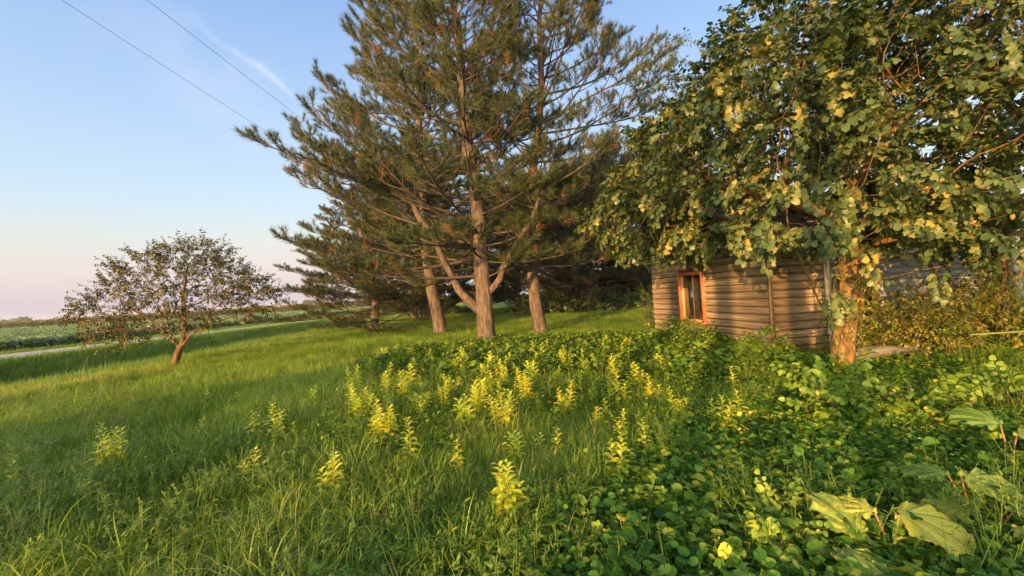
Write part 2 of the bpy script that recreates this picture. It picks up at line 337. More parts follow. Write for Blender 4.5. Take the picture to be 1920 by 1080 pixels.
# ------------------------------------------------------------------ terrain
def sn(x, y, s, k=0):
    r = np.random.default_rng(100+k); o = 0
    for i in range(6):
        a = r.uniform(0, 6.28); f = s*r.uniform(.6, 1.7); o = o+np.sin((x*math.cos(a)+y*math.sin(a))*f+r.uniform(0, 6.28))
    return o/6
def road_edge(y): return -22.0+(y-20)*.045
def hgt(x, y):
    x = np.asarray(x, float); y = np.asarray(y, float)
    e = road_edge(y); yard_l = -11.6-.35*np.sin(y*.12)+np.clip(y-40, 0, 80)*.0
    prof = np.interp(x, [-3000, -33, -29.3, -28.6, -22.2, -21.4, -18.6, -17.2, -13.8, -12.4, -11, 3000], [-.32, -.32, -.12, .0, .0, -.12, -.95, -1.0, -.42, -.1, 0, 0])
    near = np.clip(1-np.hypot(x, y)/60, 0, 1)
    n = sn(x, y, .5, 1)*.05+sn(x, y, 1.9, 2)*.02
    n = n*near*np.clip((x+11)/3, 0.1, 1)
    z = np.interp(x-(y-20)*.045, [-3000, -33, -29.3, -28.6, -22.2, -21.4, -18.6, -17.2, -13.8, -12.4, -11, 3000], [-.32, -.32, -.12, .0, .0, -.12, -.95, -1.0, -.42, -.1, 0, 0]) if False else prof_f(x, y)
    return z+n
def prof_f(x, y):
    yc = np.clip(y, -60, 200); sh = (yc-20)*.045
    u = x-np.where(x < -15, sh, np.interp(x, [-15, -11], [1, 0])*sh)
    return np.interp(u, [-3000, -33, -29.3, -28.6, -22.2, -21.4, -18.6, -17.2, -13.8, -12.4, -11, 3000], [-.32, -.32, -.12, .0, .0, -.12, -.95, -1.0, -.42, -.1, 0, 0])
def gz(x, y): return float(hgt(x, y))
xs = np.concatenate([[-3500,-2000,-1200,-700,-400,-250,-160,-110,-80,-60,-50,-43], np.arange(-38, 14, .5), np.arange(14, 40, 2), [45,60,80,120,200,350,700,1200,2000,3500]])
ys = np.concatenate([[-400,-200,-120,-80], np.arange(-60, -4, 2), np.arange(-4, 40, .5), np.arange(40, 110, 2.5), [120,135,150,170,200,250,320,420,600,900,1400,2200,3500]])
X, Y = np.meshgrid(xs, ys); Z = hgt(X, Y); nx, ny = len(xs), len(ys)
i = np.arange(ny-1)[:, None]*nx+np.arange(nx-1)[None]; Q = np.stack([i, i+1, i+1+nx, i+nx], -1).reshape(-1, 4)
link('ground', mesh_np('ground', np.stack([X, Y, Z], -1), [Q], M['ground'], smooth=True), kind='structure')
# gravel road
ry = np.concatenate([np.arange(-60, 60, 1.5), np.arange(60, 320, 8)]); cols = np.linspace(0, 1, 9)
RV = []
for y in ry:
    for k, c in enumerate(cols):
        wob = .18*math.sin(y*.7)+.1*math.sin(y*2.3+1) if k in (0, 8) else 0
        x = (np.clip(y, -60, 200)-20)*.045-28.5+6.2*c+wob; crown = .035*(1-(2*c-1)**2)-.025*math.exp(-((c-.3)/.07)**2)-.025*math.exp(-((c-.7)/.07)**2)
        RV.append((x, y, .01+crown+.03))
i = np.arange(len(ry)-1)[:, None]*9+np.arange(8)[None]; Q = np.stack([i, i+1, i+10, i+9], -1).reshape(-1, 4)
link('road', mesh_np('road', RV, [Q], M['gravel'], smooth=True), kind='structure')
# ------------------------------------------------------------------ trees: pine
def interp3(P, t):
    P = np.asarray(P, float); d = np.concatenate([[0], np.cumsum(np.linalg.norm(np.diff(P, axis=0), axis=1))]); d /= d[-1]
    return np.array([np.interp(t, d, P[:, k]) for k in range(3)]).T
def pine_parts(h, env, trunk, r0, seed, whorl=.5, nb=(4, 6), limbs=(), zstart=2.0, dense=1.0, tier=1.0, gain=None):
    r = random.Random(seed); tw = MB(); bw = MB(); tuP = []; tuD = []; tuS = []
    zt = np.array([p[2] for p in trunk])
    def tpos(z): return np.array([np.interp(z, zt, [p[0] for p in trunk]), np.interp(z, zt, [p[1] for p in trunk]), z])
    n = 60; zs = np.linspace(0, h, n); P = np.array([tpos(z) for z in zs]); P[:, 0] += .05*np.sin(zs*1.1+seed)*np.minimum(zs/3, 1); P[:, 1] += .05*np.sin(zs*1.4+seed*2)*np.minimum(zs/3, 1)
    rad = r0*(1-zs/h)**.8+.015; rad[0] *= 1.35; rad[1] *= 1.12; P[0, 2] = -.25
    tw.tube(P, rad, 22)
    def orient(az, el): return np.array([math.cos(el)*math.cos(az), math.cos(el)*math.sin(az), math.sin(el)])
    def sub(P0, az, el, L, rb, lvl):
        k = max(3, int(L/.35)+1); pts = [P0]; a = az; e = el; st = L/(k-1)
        for i in range(k-1):
            a += r.uniform(-.16, .16); e += r.uniform(-.1, .12)+.05
            e = min(e, 1.15); pts.append(pts[-1]+orient(a, e)*st)
        pts = np.array(pts); bw.tube(pts, np.linspace(rb, rb*.45, k), 3 if lvl > 1 else 4, cap=False)
        return pts, a, e
    def dress(pts, L, rb):
        """side shoots and needle brushes along one limb"""
        s = .36*L+r.uniform(0, .2); side = 1; cum = np.concatenate([[0], np.cumsum(np.linalg.norm(np.diff(pts, axis=0), axis=1))])
        while s < L*.99:
            p = np.array([np.interp(s, cum, pts[:, q]) for q in range(3)]); j = min(len(pts)-2, int(np.searchsorted(cum, s))-1); j = max(j, 0)
            d = pts[j+1]-pts[j]; az = math.atan2(d[1], d[0]); el = math.asin(max(-1, min(1, d[2]/(np.linalg.norm(d)+1e-9))))
            l2 = min(2.1, (.28+.36*(L-s))*r.uniform(.65, 1.15))*tier; side = -side
            if s < .5*L and r.random() < .35: s += r.uniform(.2, .4); continue
            bp, ba, be = sub(p, az+side*r.uniform(.6, 1.15), el*.6+r.uniform(-.15, .35), l2, max(.006, rb*.35), 1)
            k = len(bp); t = r.uniform(.25, .45)*l2
            sd = 1
            while t < l2*.97:
                f = t/l2*(k-1); q = int(f); pp = bp[q]+(bp[min(q+1, k-1)]-bp[q])*(f-q); sd = -sd
                tl = r.uniform(.16, .42); taz = ba+sd*r.uniform(.5, 1.2); tel = r.uniform(.0, .8)
                e = pp+orient(taz, tel)*tl; bw.tube([pp, e], [.004, .003], 3, cap=False)
                tuP.append(e-orient(taz, tel)*.12); tuD.append(orient(taz, tel+.15)+np.array([0, 0, .35])); tuS.append(r.uniform(.8, 1.15)); t += r.uniform(.12, .22)/dense
            dd = bp[-1]-bp[-2]; dd /= np.linalg.norm(dd); tuP.append(bp[-1]-dd*.12); tuD.append(dd+np.array([0, 0, .55])); tuS.append(r.uniform(.95, 1.3))
            s += r.uniform(.2, .36)/dense
        dd = pts[-1]-pts[-2]; dd /= np.linalg.norm(dd)
        for q in range(3): tuP.append(pts[-1]-dd*.18*q); tuD.append(dd+np.array([r.uniform(-.4, .4), r.uniform(-.4, .4), .25])); tuS.append(1.2)
    def limb(P0, az, el, L, rb, curve):
        k = max(4, int(L/.42)+1); pts = [P0]; a = az; e = el; st = L/(k-1)
        for i in range(k-1):
            a += r.uniform(-.09, .09); e += curve/(k-1)+r.uniform(-.08, .08); pts.append(pts[-1]+orient(a, e)*st)
        pts = np.array(pts); bw.tube(pts, rb*(1-np.linspace(0, .78, k)), 6, cap=False); return pts
    z = zstart
    while z < h-.35:
        f = z/h; m = r.randint(*nb); a0 = r.uniform(0, 6.28)
        for q in range(m):
            az = a0+q*6.283/m+r.uniform(-.35, .35); E = np.interp(z, [e[0] for e in env], [e[1] for e in env])
            if gain: E *= gain(az, z)
            L = E*r.uniform(.66, 1.03)
            if L < .25: continue
            el = np.interp(f, [0, .25, .6, 1], [-.16, -.02, .2, .75])+r.uniform(-.24, .24)
            L = min(L, E*1.3); rb = .010+.0085*L
            pts = limb(tpos(z+r.uniform(-.12, .12)), az, el, L, rb, r.uniform(.15, .75)); dress(pts, L, rb)
        z += whorl*r.uniform(.8, 1.2)
    # a few dead bare twigs low on the trunk
    for q in range(9):
        z0 = r.uniform(1.6, 4); az = r.uniform(0, 6.28); limb(tpos(z0), az, .1, r.uniform(.5, 1.6), .015, .2)
    for LP, rr in limbs:
        t = np.linspace(0, 1, 14); pts = interp3(LP, t); pts[1:-1] += RNG.normal(0, .04, (12, 3)); tw.tube(pts, rr*(1-.75*t), 12)
        L = float(np.sum(np.linalg.norm(np.diff(pts, axis=0), axis=1)))
        half = pts[6:]; dress(half, float(np.sum(np.linalg.norm(np.diff(half, axis=0), axis=1))), rr*.4)
        for q in range(7):
            i0 = r.randint(4, 12); az = r.uniform(0, 6.28); l = r.uniform(1.2, 2.6); pp = limb(pts[i0], az, .3, l, .03, .4); dress(pp, l, .03)
    for q in range(5): tuP.append(tpos(h-.1*q)); tuD.append(np.array([r.uniform(-.5, .5), r.uniform(-.5, .5), 1])); tuS.append(1.2)
    return tw, bw, np.array(tuP), np.array(tuD), np.array(tuS)
def brush(mat, seed, nn=84, L=.24, nl=.165, wd=.0085):
    r = np.random.default_rng(seed); V = []; T = []; A = []
    for i in range(nn):
        t = r.random()**.8; z = t*L; a = r.uniform(0, 6.283); op = r.uniform(.45, 1.3)*(1.15-.55*t)
        d = np.array([math.sin(op)*math.cos(a), math.sin(op)*math.sin(a), math.cos(op)]); p = np.array([0, 0, z])
        s = np.cross(d, r.normal(size=3)); s /= np.linalg.norm(s); l = nl*r.uniform(.7, 1.15); k = len(V)
        V += [p-s*wd/2, p+s*wd/2, p+d*l]; T.append((k, k+1, k+2)); v = r.random(); A += [v]*3
    b = MB(); b.add(V, T=T, a=np.array(A)); b.tube([(0, 0, -.05), (0, 0, L)], [.006, .004], 3, a=.9); return b.mesh('needle_brush', mat)
source_col('brush', [brush(M['needle'], s) for s in range(7)]+[brush(M['needle_rust'], 90, 40, .2)])
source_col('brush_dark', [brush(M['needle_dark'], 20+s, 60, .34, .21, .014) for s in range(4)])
def add_pine(loc, label, spec, group, key='brush', rz=0, scale=1, rust=.07):
    root = thing('pine_tree', label, 'pine tree', loc, rz, group); root.scale = (scale,)*3
    tw, bw, P, D, Sx = spec
    me = tw.mesh('trunk', M['pinebark'], True)
    co = np.array([v.co for v in me.vertices]); ang = np.arctan2(co[:, 1]-0, co[:, 0]); rr = RNG.normal(0, .014, len(co))+.016*np.sin(ang*9+co[:, 2]*2)
    nrm = np.array([v.normal for v in me.vertices]); fac = np.clip(1-co[:, 2]/9, 0, 1)[:, None]; me.vertices.foreach_set('co', (co+nrm*rr[:, None]*fac).astype(np.float32).ravel())
    link('trunk', me, root); link('branches', bw.mesh('branches', M['twig'], True), root)
    n = SRC[key][1]; idx = RNG.integers(0, n, len(P))
    if key == 'brush': idx = np.where(RNG.random(len(P)) < rust, 7, RNG.integers(0, 7, len(P)))
    scatter('crown', key, P, dirs_to_euler(D, 3.1), Sx*(1.22 if key == 'brush' else 1.1), root, idx)['kind'] = 'stuff'
    return root
def copy_tree(o, **kw):
    c = o.copy(); COL.objects.link(c)
    for ch in o.children:
        d = ch.copy(); COL.objects.link(d); d.parent = c
        for g in ch.children: e = g.copy(); COL.objects.link(e); e.parent = d
    return c
GP = 'pines standing in the yard'
envA = [(1.9, 3.6), (2.6, 6.6), (4.4, 7.9), (6, 6.8), (7.5, 6.4), (9.0, 5.7), (10.6, 4.8), (12.5, 4.1), (14.4, 2.8), (15.6, .6)]
def gA(az, z):      # narrower on the side of the neighbouring pine
    c = math.cos(az); return (1.0 if c < 0 else 1-.42*c)*(1-.22*abs(math.sin(az)))
A = pine_parts(15.6, envA, [(0,0,0),(.05,0,1.8),(-.1,.1,5),(-.35,.2,9),(-.6,.2,15.6)], .29, 3, .47, (4, 6),
    limbs=[([(-.15,-.05,1.15),(-.7,-.1,1.75),(-1.15,-.3,2.7),(-1.6,-.5,3.9),(-2.5,-.9,5.6),(-3.3,-1.2,7.2)], .15), ([(.1,0,1.7),(.55,-.2,2.1),(1.1,-.7,3.0),(1.9,-1.4,4.3),(2.5,-1.9,5.6)], .12)], zstart=2.35, gain=gA)
add_pine((-1.0, 15.67, gz(-1, 15.67)), 'largest pine with the thick forked trunk in the middle of the yard', A, GP)
envC = [(2.0, 2.2), (2.8, 3.6), (4.4, 4.8), (7, 5.3), (9, 5.3), (11, 4.6), (13, 3.6), (15, 1.8), (16.3, .2)]
def gC(az, z): c = math.cos(az); return 1.0 if c > 0 else 1+.45*c
Cc = pine_parts(16.3, envC, [(0,0,0),(-.22,.05,2),(-.25,.1,4),(.1,.1,6.5),(.6,0,10),(.9,0,16.3)], .23, 11, .52, (4, 5), zstart=2.6, gain=gC)
add_pine((1.02, 17.44, gz(1, 17.44)), 'pine with slender trunk just right of the thick forked pine', Cc, GP)
envB = [(2.0, 3.0), (3, 5.2), (4.6, 6.6), (7, 6.4), (9.5, 5.2), (12, 3.6), (14, 1.2), (14.5, .2)]
B = pine_parts(14.5, envB, [(0,0,0),(-.35,0,2),(-.5,0,5),(-.4,0,14.5)], .28, 19, .6, (4, 5), zstart=2.3, dense=.8)
add_pine((-3.37, 20.95, gz(-3.37, 20.95)), 'leaning pine trunk with an orange lit side left of the thick forked pine', B, GP)
envD = [(.6, 4.2), (1.6, 6.0), (3.4, 6.2), (6, 5.2), (9, 3.8), (12, 1.6), (13, .2)]
Dd = pine_parts(13, envD, [(0,0,0),(-.1,0,3),(0,0,13)], .25, 27, .5, (5, 6), zstart=1.1, dense=1.2)
d0 = add_pine((-6.72, 33.9, gz(-6.7, 33.9)), 'orange lit pine trunk far back, right one of the close pair', Dd, GP, rust=.15)
d1 = copy_tree(d0); d1.location = (-8.1, 37.2, gz(-8.1, 37.2)); d1.rotation_euler = (0, 0, 2.1); d1['label'] = 'orange lit pine trunk far back, left one of the close pair'
d2 = copy_tree(d0); d2.location = (-8.2, 26.6, gz(-8.2, 26.6)-.35); d2.rotation_euler = (0, 0, 4.0); d2.scale = (.95, .95, .66); d2['label'] = 'low spreading pine whose left boughs hang towards the gravel road'
E_ = pine_parts(12, [(.3, 4.5), (2, 6), (5, 5.8), (8, 4.6), (11, 2), (12, .2)], [(0,0,0),(0,0,12)], .22, 33, .5, (5, 7), zstart=.7, dense=1.1)
GQ = 'dark pines at the back of the lawn'
e0 = add_pine((7.6, 37, gz(7.6, 37)), 'dark pine behind the hedge nearest the cabin', E_, GQ, 'brush_dark')
for (x, y, rz, s, lb) in ((2.2, 41, 1.3, 1.0, 'dark pine at the back of the lawn behind the slender trunk'), (12.5, 36, 2.9, 1.05, 'dark pine standing mostly behind the log cabin roof'), (-2.5, 47, 4.2, .95, 'dark distant pine seen between the thick trunk and the leaning trunk'), (5.0, 35.5, .6, .9, 'dark pine over the hedge between the slender trunk and the cabin'), (9.8, 41, 3.6, 1.15, 'tallest dark pine behind the others at the back of the lawn')):
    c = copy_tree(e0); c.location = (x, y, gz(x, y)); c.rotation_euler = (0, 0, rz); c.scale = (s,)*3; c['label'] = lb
# ------------------------------------------------------------------ broadleaf trees (space colonisation)
def blobs(L, n, rng, hollow=.0):
    out = []; vol = np.array([a[1][0]*a[1][1]*a[1][2] for a in L]); cnt = (n*vol/vol.sum()).astype(int)
    for (c, rd), k in zip(L, cnt):
        p = rng.normal(size=(k, 3)); p /= np.linalg.norm(p, axis=1)[:, None]; p *= (rng.random(k)[:, None]*(1-hollow**3)+hollow**3)**(1/3); out.append(p*np.array(rd)+np.array(c))
    return np.vstack(out)
def grow(att, seedpts, step=.25, di=3.0, dk=.45, iters=90, grav=.02, rng=None):
    N0 = [np.array(p, float) for ch in seedpts for p in ch[0]]; par = []; idx = 0
    for ch, p0 in seedpts:
        for k in range(len(ch)): par.append(p0 if k == 0 else idx+k-1)
        idx += len(ch)
    nodes = np.array(N0); att = att.copy(); alive = np.ones(len(att), bool)
    nd = np.full(len(att), 1e9); ni = np.zeros(len(att), int)
    def upd(lo):
        for s in range(lo, len(nodes), 400):
            blk = nodes[s:s+400]; d = np.linalg.norm(att[:, None]-blk[None], axis=2); m = d.argmin(1); dm = d[np.arange(len(att)), m]; b = dm < nd
            nd[b] = dm[b]; ni[b] = m[b]+s
    upd(0)
    for it in range(iters):
        alive &= nd > dk; act = alive & (nd < (di if it > 3 else 20))
        if not act.any(): break
        v = att[act]-nodes[ni[act]]; v /= np.linalg.norm(v, axis=1)[:, None]; acc = np.zeros((len(nodes), 3)); np.add.at(acc, ni[act], v)
        src = np.unique(ni[act]); d = acc[src]; d += rng.normal(0, .25, d.shape)*np.linalg.norm(d, axis=1)[:, None]; d /= np.linalg.norm(d, axis=1)[:, None]+1e-9; d[:, 2] -= grav; 
        new = nodes[src]+d*step; lo = len(nodes); nodes = np.vstack([nodes, new]); par += list(src); upd(lo)
    return nodes, np.array(par)
def tree_mesh(nodes, par, r_tip=.006, pw=2.3, r_max=None, sides=(18, 8, 4, 3)):
    n = len(nodes); ch = [[] for _ in range(n)]
    for i, p in enumerate(par):
        if p >= 0: ch[p].append(i)
    rad = np.zeros(n); cnt = np.zeros(n, int)
    for i in range(n-1, -1, -1):
        if not ch[i]: rad[i] = r_tip**pw; cnt[i] = 1
        else: cnt[i] += 1
        if par[i] >= 0: rad[par[i]] += rad[i]; cnt[par[i]] += cnt[i]
    rad = rad**(1/pw)
    if r_max: k = r_max/rad[0]; rad = r_tip+(r_max-r_tip)*np.clip((rad-r_tip)/(rad[0]-r_tip), 0, 1)**1.45
    trunk = MB(); tw = MB(); stack = [(i, -1) for i in range(n) if par[i] < 0]
    while stack:
        s, pfrom = stack.pop(); chain = [] if pfrom < 0 else [pfrom]; i = s
        while True:
            chain.append(i)
            if not ch[i]: break
            c = sorted(ch[i], key=lambda q: -rad[q])
            for q in c[1:]: stack.append((q, i))
            i = c[0]
        rr = rad[chain].copy()
        if pfrom >= 0: rr[0] = rr[1]
        big = rr[0] > .035; P = nodes[chain]
        if len(P) > 4: P = P.copy(); P[1:-1] = .25*P[:-2]+.5*P[1:-1]+.25*P[2:]
        sd = sides[0] if rr[0] > .08 else sides[1] if rr[0] > .03 else sides[2] if rr[0] > .012 else sides[3]
        (trunk if big else tw).tube(P, rr, sd, cap=False)
    return trunk, tw, cnt, rad, ch
def broadleaf(name_label, cat, loc, att, seeds, key, bark, per=1, cntmax=5, scl=(.8, 1.2), seed=1, r_max=.16, di=3.0, dk=.45, step=.25, group=None, droop=.25, name='broadleaf_tree', keep=1.0, r_tip=.006):
    rng = np.random.default_rng(seed); nodes, par = grow(att, seeds, step, di, dk, rng=rng); trunk, tw, cnt, rad, ch = tree_mesh(nodes, par, r_max=r_max, r_tip=r_tip)
    root = thing(name, name_label, cat, loc, 0, group)
    me = trunk.mesh('trunk', bark, True); co = np.array([v.co for v in me.vertices]); nrm = np.array([v.normal for v in me.vertices]); f_ = r_max*.09
    me.vertices.foreach_set('co', (co+nrm*(rng.normal(0, 1, len(co))*f_*.6+f_*np.sin(np.arctan2(nrm[:, 1], nrm[:, 0])*5+co[:, 2]*3))[:, None]).astype(np.float32).ravel())
    link('trunk', me, root); link('branches', tw.mesh('branches', bark, True), root)
    P = []; D = []; cen = att.mean(0)
    for i in range(len(nodes)):
        if cnt[i] <= cntmax and par[i] >= 0:
            for q in range(per):
                if rng.random() > keep: continue
                d = nodes[i]-nodes[par[i]]; d = d/(np.linalg.norm(d)+1e-9); o = nodes[i]-cen; o /= np.linalg.norm(o)+1e-9
                d = d*.8+o*.45+rng.normal(0, .55, 3); d[2] -= droop; P.append(nodes[i]+rng.normal(0, .05, 3)); D.append(d)
    P = np.array(P); scatter('crown', key, P, dirs_to_euler(D, .6), rng.uniform(*scl, len(P)), root)['kind'] = 'stuff'
    return root, len(P)
source_col('lobed', [spray(M['tree_leaf'], 'lobed' if s % 2 == 0 else 'heart', 18, .40, .106, s, .6) for s in range(6)])
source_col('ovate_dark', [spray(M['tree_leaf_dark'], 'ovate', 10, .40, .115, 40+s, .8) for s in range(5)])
source_col('ovate_mid', [spray(M['tree_leaf'], 'ovate', 10, .34, .11, 50+s, .6) for s in range(3)]+[spray(M['tree_leaf_dark'], 'heart', 9, .34, .11, 54+s, .6) for s in range(2)])
source_col('tiny', [spray(M['small_leaf'], 'ovate', 12, .30, .062, 60+s, .5, petiole=.015) for s in range(4)])
source_col('vineleaf', [spray(M['vine'], 'ovate', 9, .22, .055, 70+s, .4, petiole=.01) for s in range(4)]+[spray(M['weed'], 'ovate', 8, .22, .05, 77, .4, petiole=.01)])
# front tree beside the cabin; local origin at its base
rg = np.random.default_rng(5); T0 = Vector((5.41, 7.55, gz(5.41, 7.55)))
att = blobs([((.1, .6, 4.3), (2.6, 2.6, 2.1)), ((-1.7, 3.0, 3.45), (1.85, 2.4, 1.3)), ((-.6, 3.6, 4.9), (1.8, 2.2, 1.5)), ((2.3, -.4, 4.2), (2.8, 2.4, 2.4)), ((1.2, .4, 6.2), (2.4, 2.6, 1.4)), ((1.6, -1.4, 3.0), (2.2, 1.2, 1.1)), ((-.6, -1.0, 2.6), (1.3, .8, .75)), ((-.4, -.5, 1.75), (.4, .35, .55)), ((1.0, -.8, 1.8), (.7, .5, .75)), ((-.9, -.6, 2.3), (.8, .6, .5)), ((1.9, -.6, 2.2), (.8, .7, .6)), ((.9, -1.3, 2.5), (1.1, .7, .7)), ((-.9, 1.0, 2.7), (1.2, 1.3, .5))], 5600, rg)
att = att[(att[:, 2] > 2.0+.12*np.maximum(att[:, 1], 0)) | ((att[:, 2] > 1.15) & (att[:, 1] < -.05) & (np.abs(att[:, 0]-.6) < 2.0))]
seeds = [([(-.08, 0, -.2), (-.03, 0, .1), (.04, 0, .5), (.11, .0, .9), (.19, 0, 1.35), (.27, 0, 1.8), (.32, .05, 2.4), (.36, .1, 3.0)], -1),
         ([(.15, .3, 2.75), (-.3, .8, 3.15), (-.9, 1.5, 3.5)], 6),
         ([(-.06, .05, .8), (-.09, .07, 1.3), (-.12, .08, 1.8), (-.16, .05, 2.3)], 2),
         ([(-.24, -.05, .95), (-.42, -.1, 1.25), (-.55, -.1, 1.7), (-.62, 0, 2.1)], 11), ([(.5, .1, 1.5), (.62, .2, 2.1)], 3)]
ft, nfl = broadleaf('broad lobed leaf tree with orange lit stems in front of the log cabin', 'tree', T0, att, seeds, 'lobed', M['bark'], per=2, cntmax=4, r_max=.17, seed=2, di=2.4, dk=.34, step=.2, droop=.4, keep=1.0)
att = blobs([((0, 0, 8.2), (3.4, 3.2, 3.4)), ((-1.8, 0, 10.2), (2.6, 2.4, 1.6)), ((2.5, -1, 7.5), (3.2, 3, 2.8))], 2000, rg)
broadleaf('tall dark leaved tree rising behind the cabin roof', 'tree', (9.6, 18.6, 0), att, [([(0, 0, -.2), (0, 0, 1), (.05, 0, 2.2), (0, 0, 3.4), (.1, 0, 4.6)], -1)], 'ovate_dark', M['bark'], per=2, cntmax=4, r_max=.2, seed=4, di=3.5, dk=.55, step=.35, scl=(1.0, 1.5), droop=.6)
att = blobs([((-2.2, .2, 5.2), (2.8, 2.6, 2.2)), ((0, .8, 7.2), (3.4, 2.8, 2.4)), ((-3.2, -.6, 3.7), (1.6, 1.6, .8)), ((-2.4, -.6, 2.6), (2.0, 1.5, .8)), ((-.6, -1.2, 2.6), (1.4, 1.2, .9))], 3000, rg)
broadleaf('spreading tree at the right edge with boughs over the cabin porch', 'tree', (10.6, 8.3, 0), att, [([(0, 0, -.2), (0, 0, .8), (-.1, 0, 1.7), (-.3, .05, 2.6), (-.5, .1, 3.4)], -1)], 'ovate_mid', M['bark'], per=2, cntmax=4, r_max=.17, seed=6, di=3.0, dk=.42, step=.24, droop=.35)
# small round tree on the crest at the left
att = blobs([((0.1, 0, 2.7), (2.0, 1.9, 1.15)), ((-1.9, 0, 2.0), (1.35, 1.2, .75)), ((1.8, 0, 2.2), (1.3, 1.2, .85)), ((.4, 0, 3.6), (1.2, 1.1, .5)), ((-1.7, -.2, 1.25), (1.1, .8, .3)), ((.4, -.2, 1.65), (1.5, 1.1, .42)), ((-.5, -.2, 1.35), (.8, .7, .3))], 2700, np.random.default_rng(8))+np.array([.28, 0, -.08])
sm = [([(0, 0, -.15), (.06, 0, .2), (.15, 0, .42), (.24, 0, .6)], -1), ([(.12, .08, .72), (-.02, .12, .9), (-.22, .18, 1.1)], 2), ([(.34, -.02, .82), (.40, .02, 1.15), (.36, .05, 1.5), (.42, 0, 1.9)], 3), ([(.42, -.08, .75), (.62, -.1, .95), (.85, -.1, 1.15)], 3), ([(.2, -.12, .8), (.1, -.3, 1.05), (.05, -.5, 1.3)], 3), ([(.3, .15, .85), (.3, .4, 1.15)], 3)]
broadleaf('small spreading olive leaved tree with leaning reddish trunk near the gravel road', 'tree', (-10.59, 14.04, gz(-10.59, 14.04)), att, sm, 'tiny', M['applebark'], per=2, cntmax=5, r_max=.10, seed=9, di=1.6, dk=.24, step=.14, scl=(.95, 1.5), droop=-.15, name='crabapple_tree', keep=.8, r_tip=.004)
# ------------------------------------------------------------------ log cabin
def obox(lo, hi, me, name, parent, mat, **k):
    b = MB(); b.box(lo, hi); return link(name, b.mesh(name, mat), parent, **k)
KX, KY = 5.30, 9.35
cab = thing('log_cabin', 'weathered brown log sided cabin wing with one red framed window', 'cabin', (KX, KY, 0), 0)
UL = np.array([-.105, 1.0, 0]); UL /= np.linalg.norm(UL); UR = np.array([1, .105, 0]); UR /= np.linalg.norm(UR)
def log_board(L, hh=.166, dp=.045):
    """half round board along +X, face towards -Y"""
    n = 8; b = MB(); V = []
    for x in (0, L):
        for k in range(n+1):
            t = k/n; V.append((x, -dp*(math.sin(math.pi*min(1, .02+t*.96)))**.42, .004+t*(hh-.014)))
        V += [(x, .02, hh-.010), (x, .02, .004)]
    m = n+3; Q = [(k, k+m, (k+1) % m+m, (k+1) % m)[::-1] for k in range(m)]
    b.add(V, Q=Q); T = [(0, k, k+1) for k in range(1, m-1)]; T2 = [(m, m+k+1, m+k) for k in range(1, m-1)]
    b.T.append(np.array(T+T2)); return b.mesh('board', M['siding'], False)
BC = {}
def board(L, parent, origin, u, z):
    key = round(L, 1)
    if key not in BC: BC[key] = log_board(1.0)
    o = link('plank', BC[key], parent, loc=(origin[0]*1, origin[1]*1, z)); o.rotation_euler = (random.uniform(-.006, .006), 0, math.atan2(u[1], u[0])); o.scale = (L, random.uniform(.9, 1.15), 1); return o
wallL = 5.75; HB = .166; NB = 16; z0 = .06
win = (2.55, 3.80, .66, 1.92)      # along wall from the corner, z range
# left (lawn side) wall: faces -X, so boards run from far end to the corner with -Y facing out
far = UL*wallL; uL = -UL
for k in range(NB):
    z = z0+k*HB
    if z+HB > win[2]-.02 and z < win[3]+.02:
        board(wallL-win[1]-.05, cab, far, uL, z); board(win[0]-.05, cab, UL*(win[0]-.05), uL, z)
    else:
        jn = random.choice([2.1, 3.4, 4.3]) if k % 3 == 1 else None
        if jn: board(wallL-jn-.006, cab, far, uL, z); board(jn, cab, UL*jn, uL, z)
        else: board(wallL, cab, far, uL, z)
RW = 1.16
for k in range(NB): board(RW, cab, np.array([.0, .0, 0])+UR*.03, UR, z0+k*HB)
def wallbox(name, p, u, L, th, z0_, z1_, mat, off=0.0, parent=cab):
    """box along u from p, thickness th going to the inside (left normal of u), placed off metres inside"""
    o = obox((0, off, z0_), (L, off+th, z1_), None, name, parent, mat, loc=(p[0], p[1], 0)); o.rotation_euler = (0, 0, math.atan2(u[1], u[0])); return o
# sheathing behind boards (leaves the window hole open)
zt = z0+NB*HB
wallbox('wall', far, uL, wallL-win[1]-.04, .10, -.2, zt, M['darkwood'], .022); wallbox('wall', UL*(win[0]-.04), uL, win[0]-.04, .10, -.2, zt, M['darkwood'], .022)
wallbox('wall', UL*(win[1]+.04), uL, win[1]-win[0]+.08, .10, -.2, win[2]-.03, M['darkwood'], .022); wallbox('wall', UL*(win[1]+.04), uL, win[1]-win[0]+.08, .10, win[3]+.03, zt, M['darkwood'], .022)
wallbox('wall', np.zeros(3)+UR*.03, UR, RW, .10, -.2, zt, M['darkwood'], .022)
wallbox('wall', UR*(RW+.03)+UL*.0, UL, 1.5, .10, -.2, zt, M['darkwood'], -.10)
wallbox('wall', far+UR*6.0, -UR, 6.0, .12, -.2, zt, M['darkwood'], -.12)
wallbox('corner_board', UL*(-.03)+UR*(-.032), UR, .035, .035, -.05, zt, M['darkwood'])
wallbox('foundation', far+UR*.03, uL, wallL-.06, .3, -.3, z0-.003, M['redpaint'], .06); wallbox('foundation', UR*.1+UL*.03, UR, RW-.1, .3, -.3, z0-.003, M['darkwood'], .06)
wn = thing('window', '', '', (UL[0]*win[1], UL[1]*win[1], 0), math.atan2(uL[1], uL[0])); del wn['label']; del wn['category']; wn.parent = cab
WW = win[1]-win[0]; za, zb = win[2], win[3]
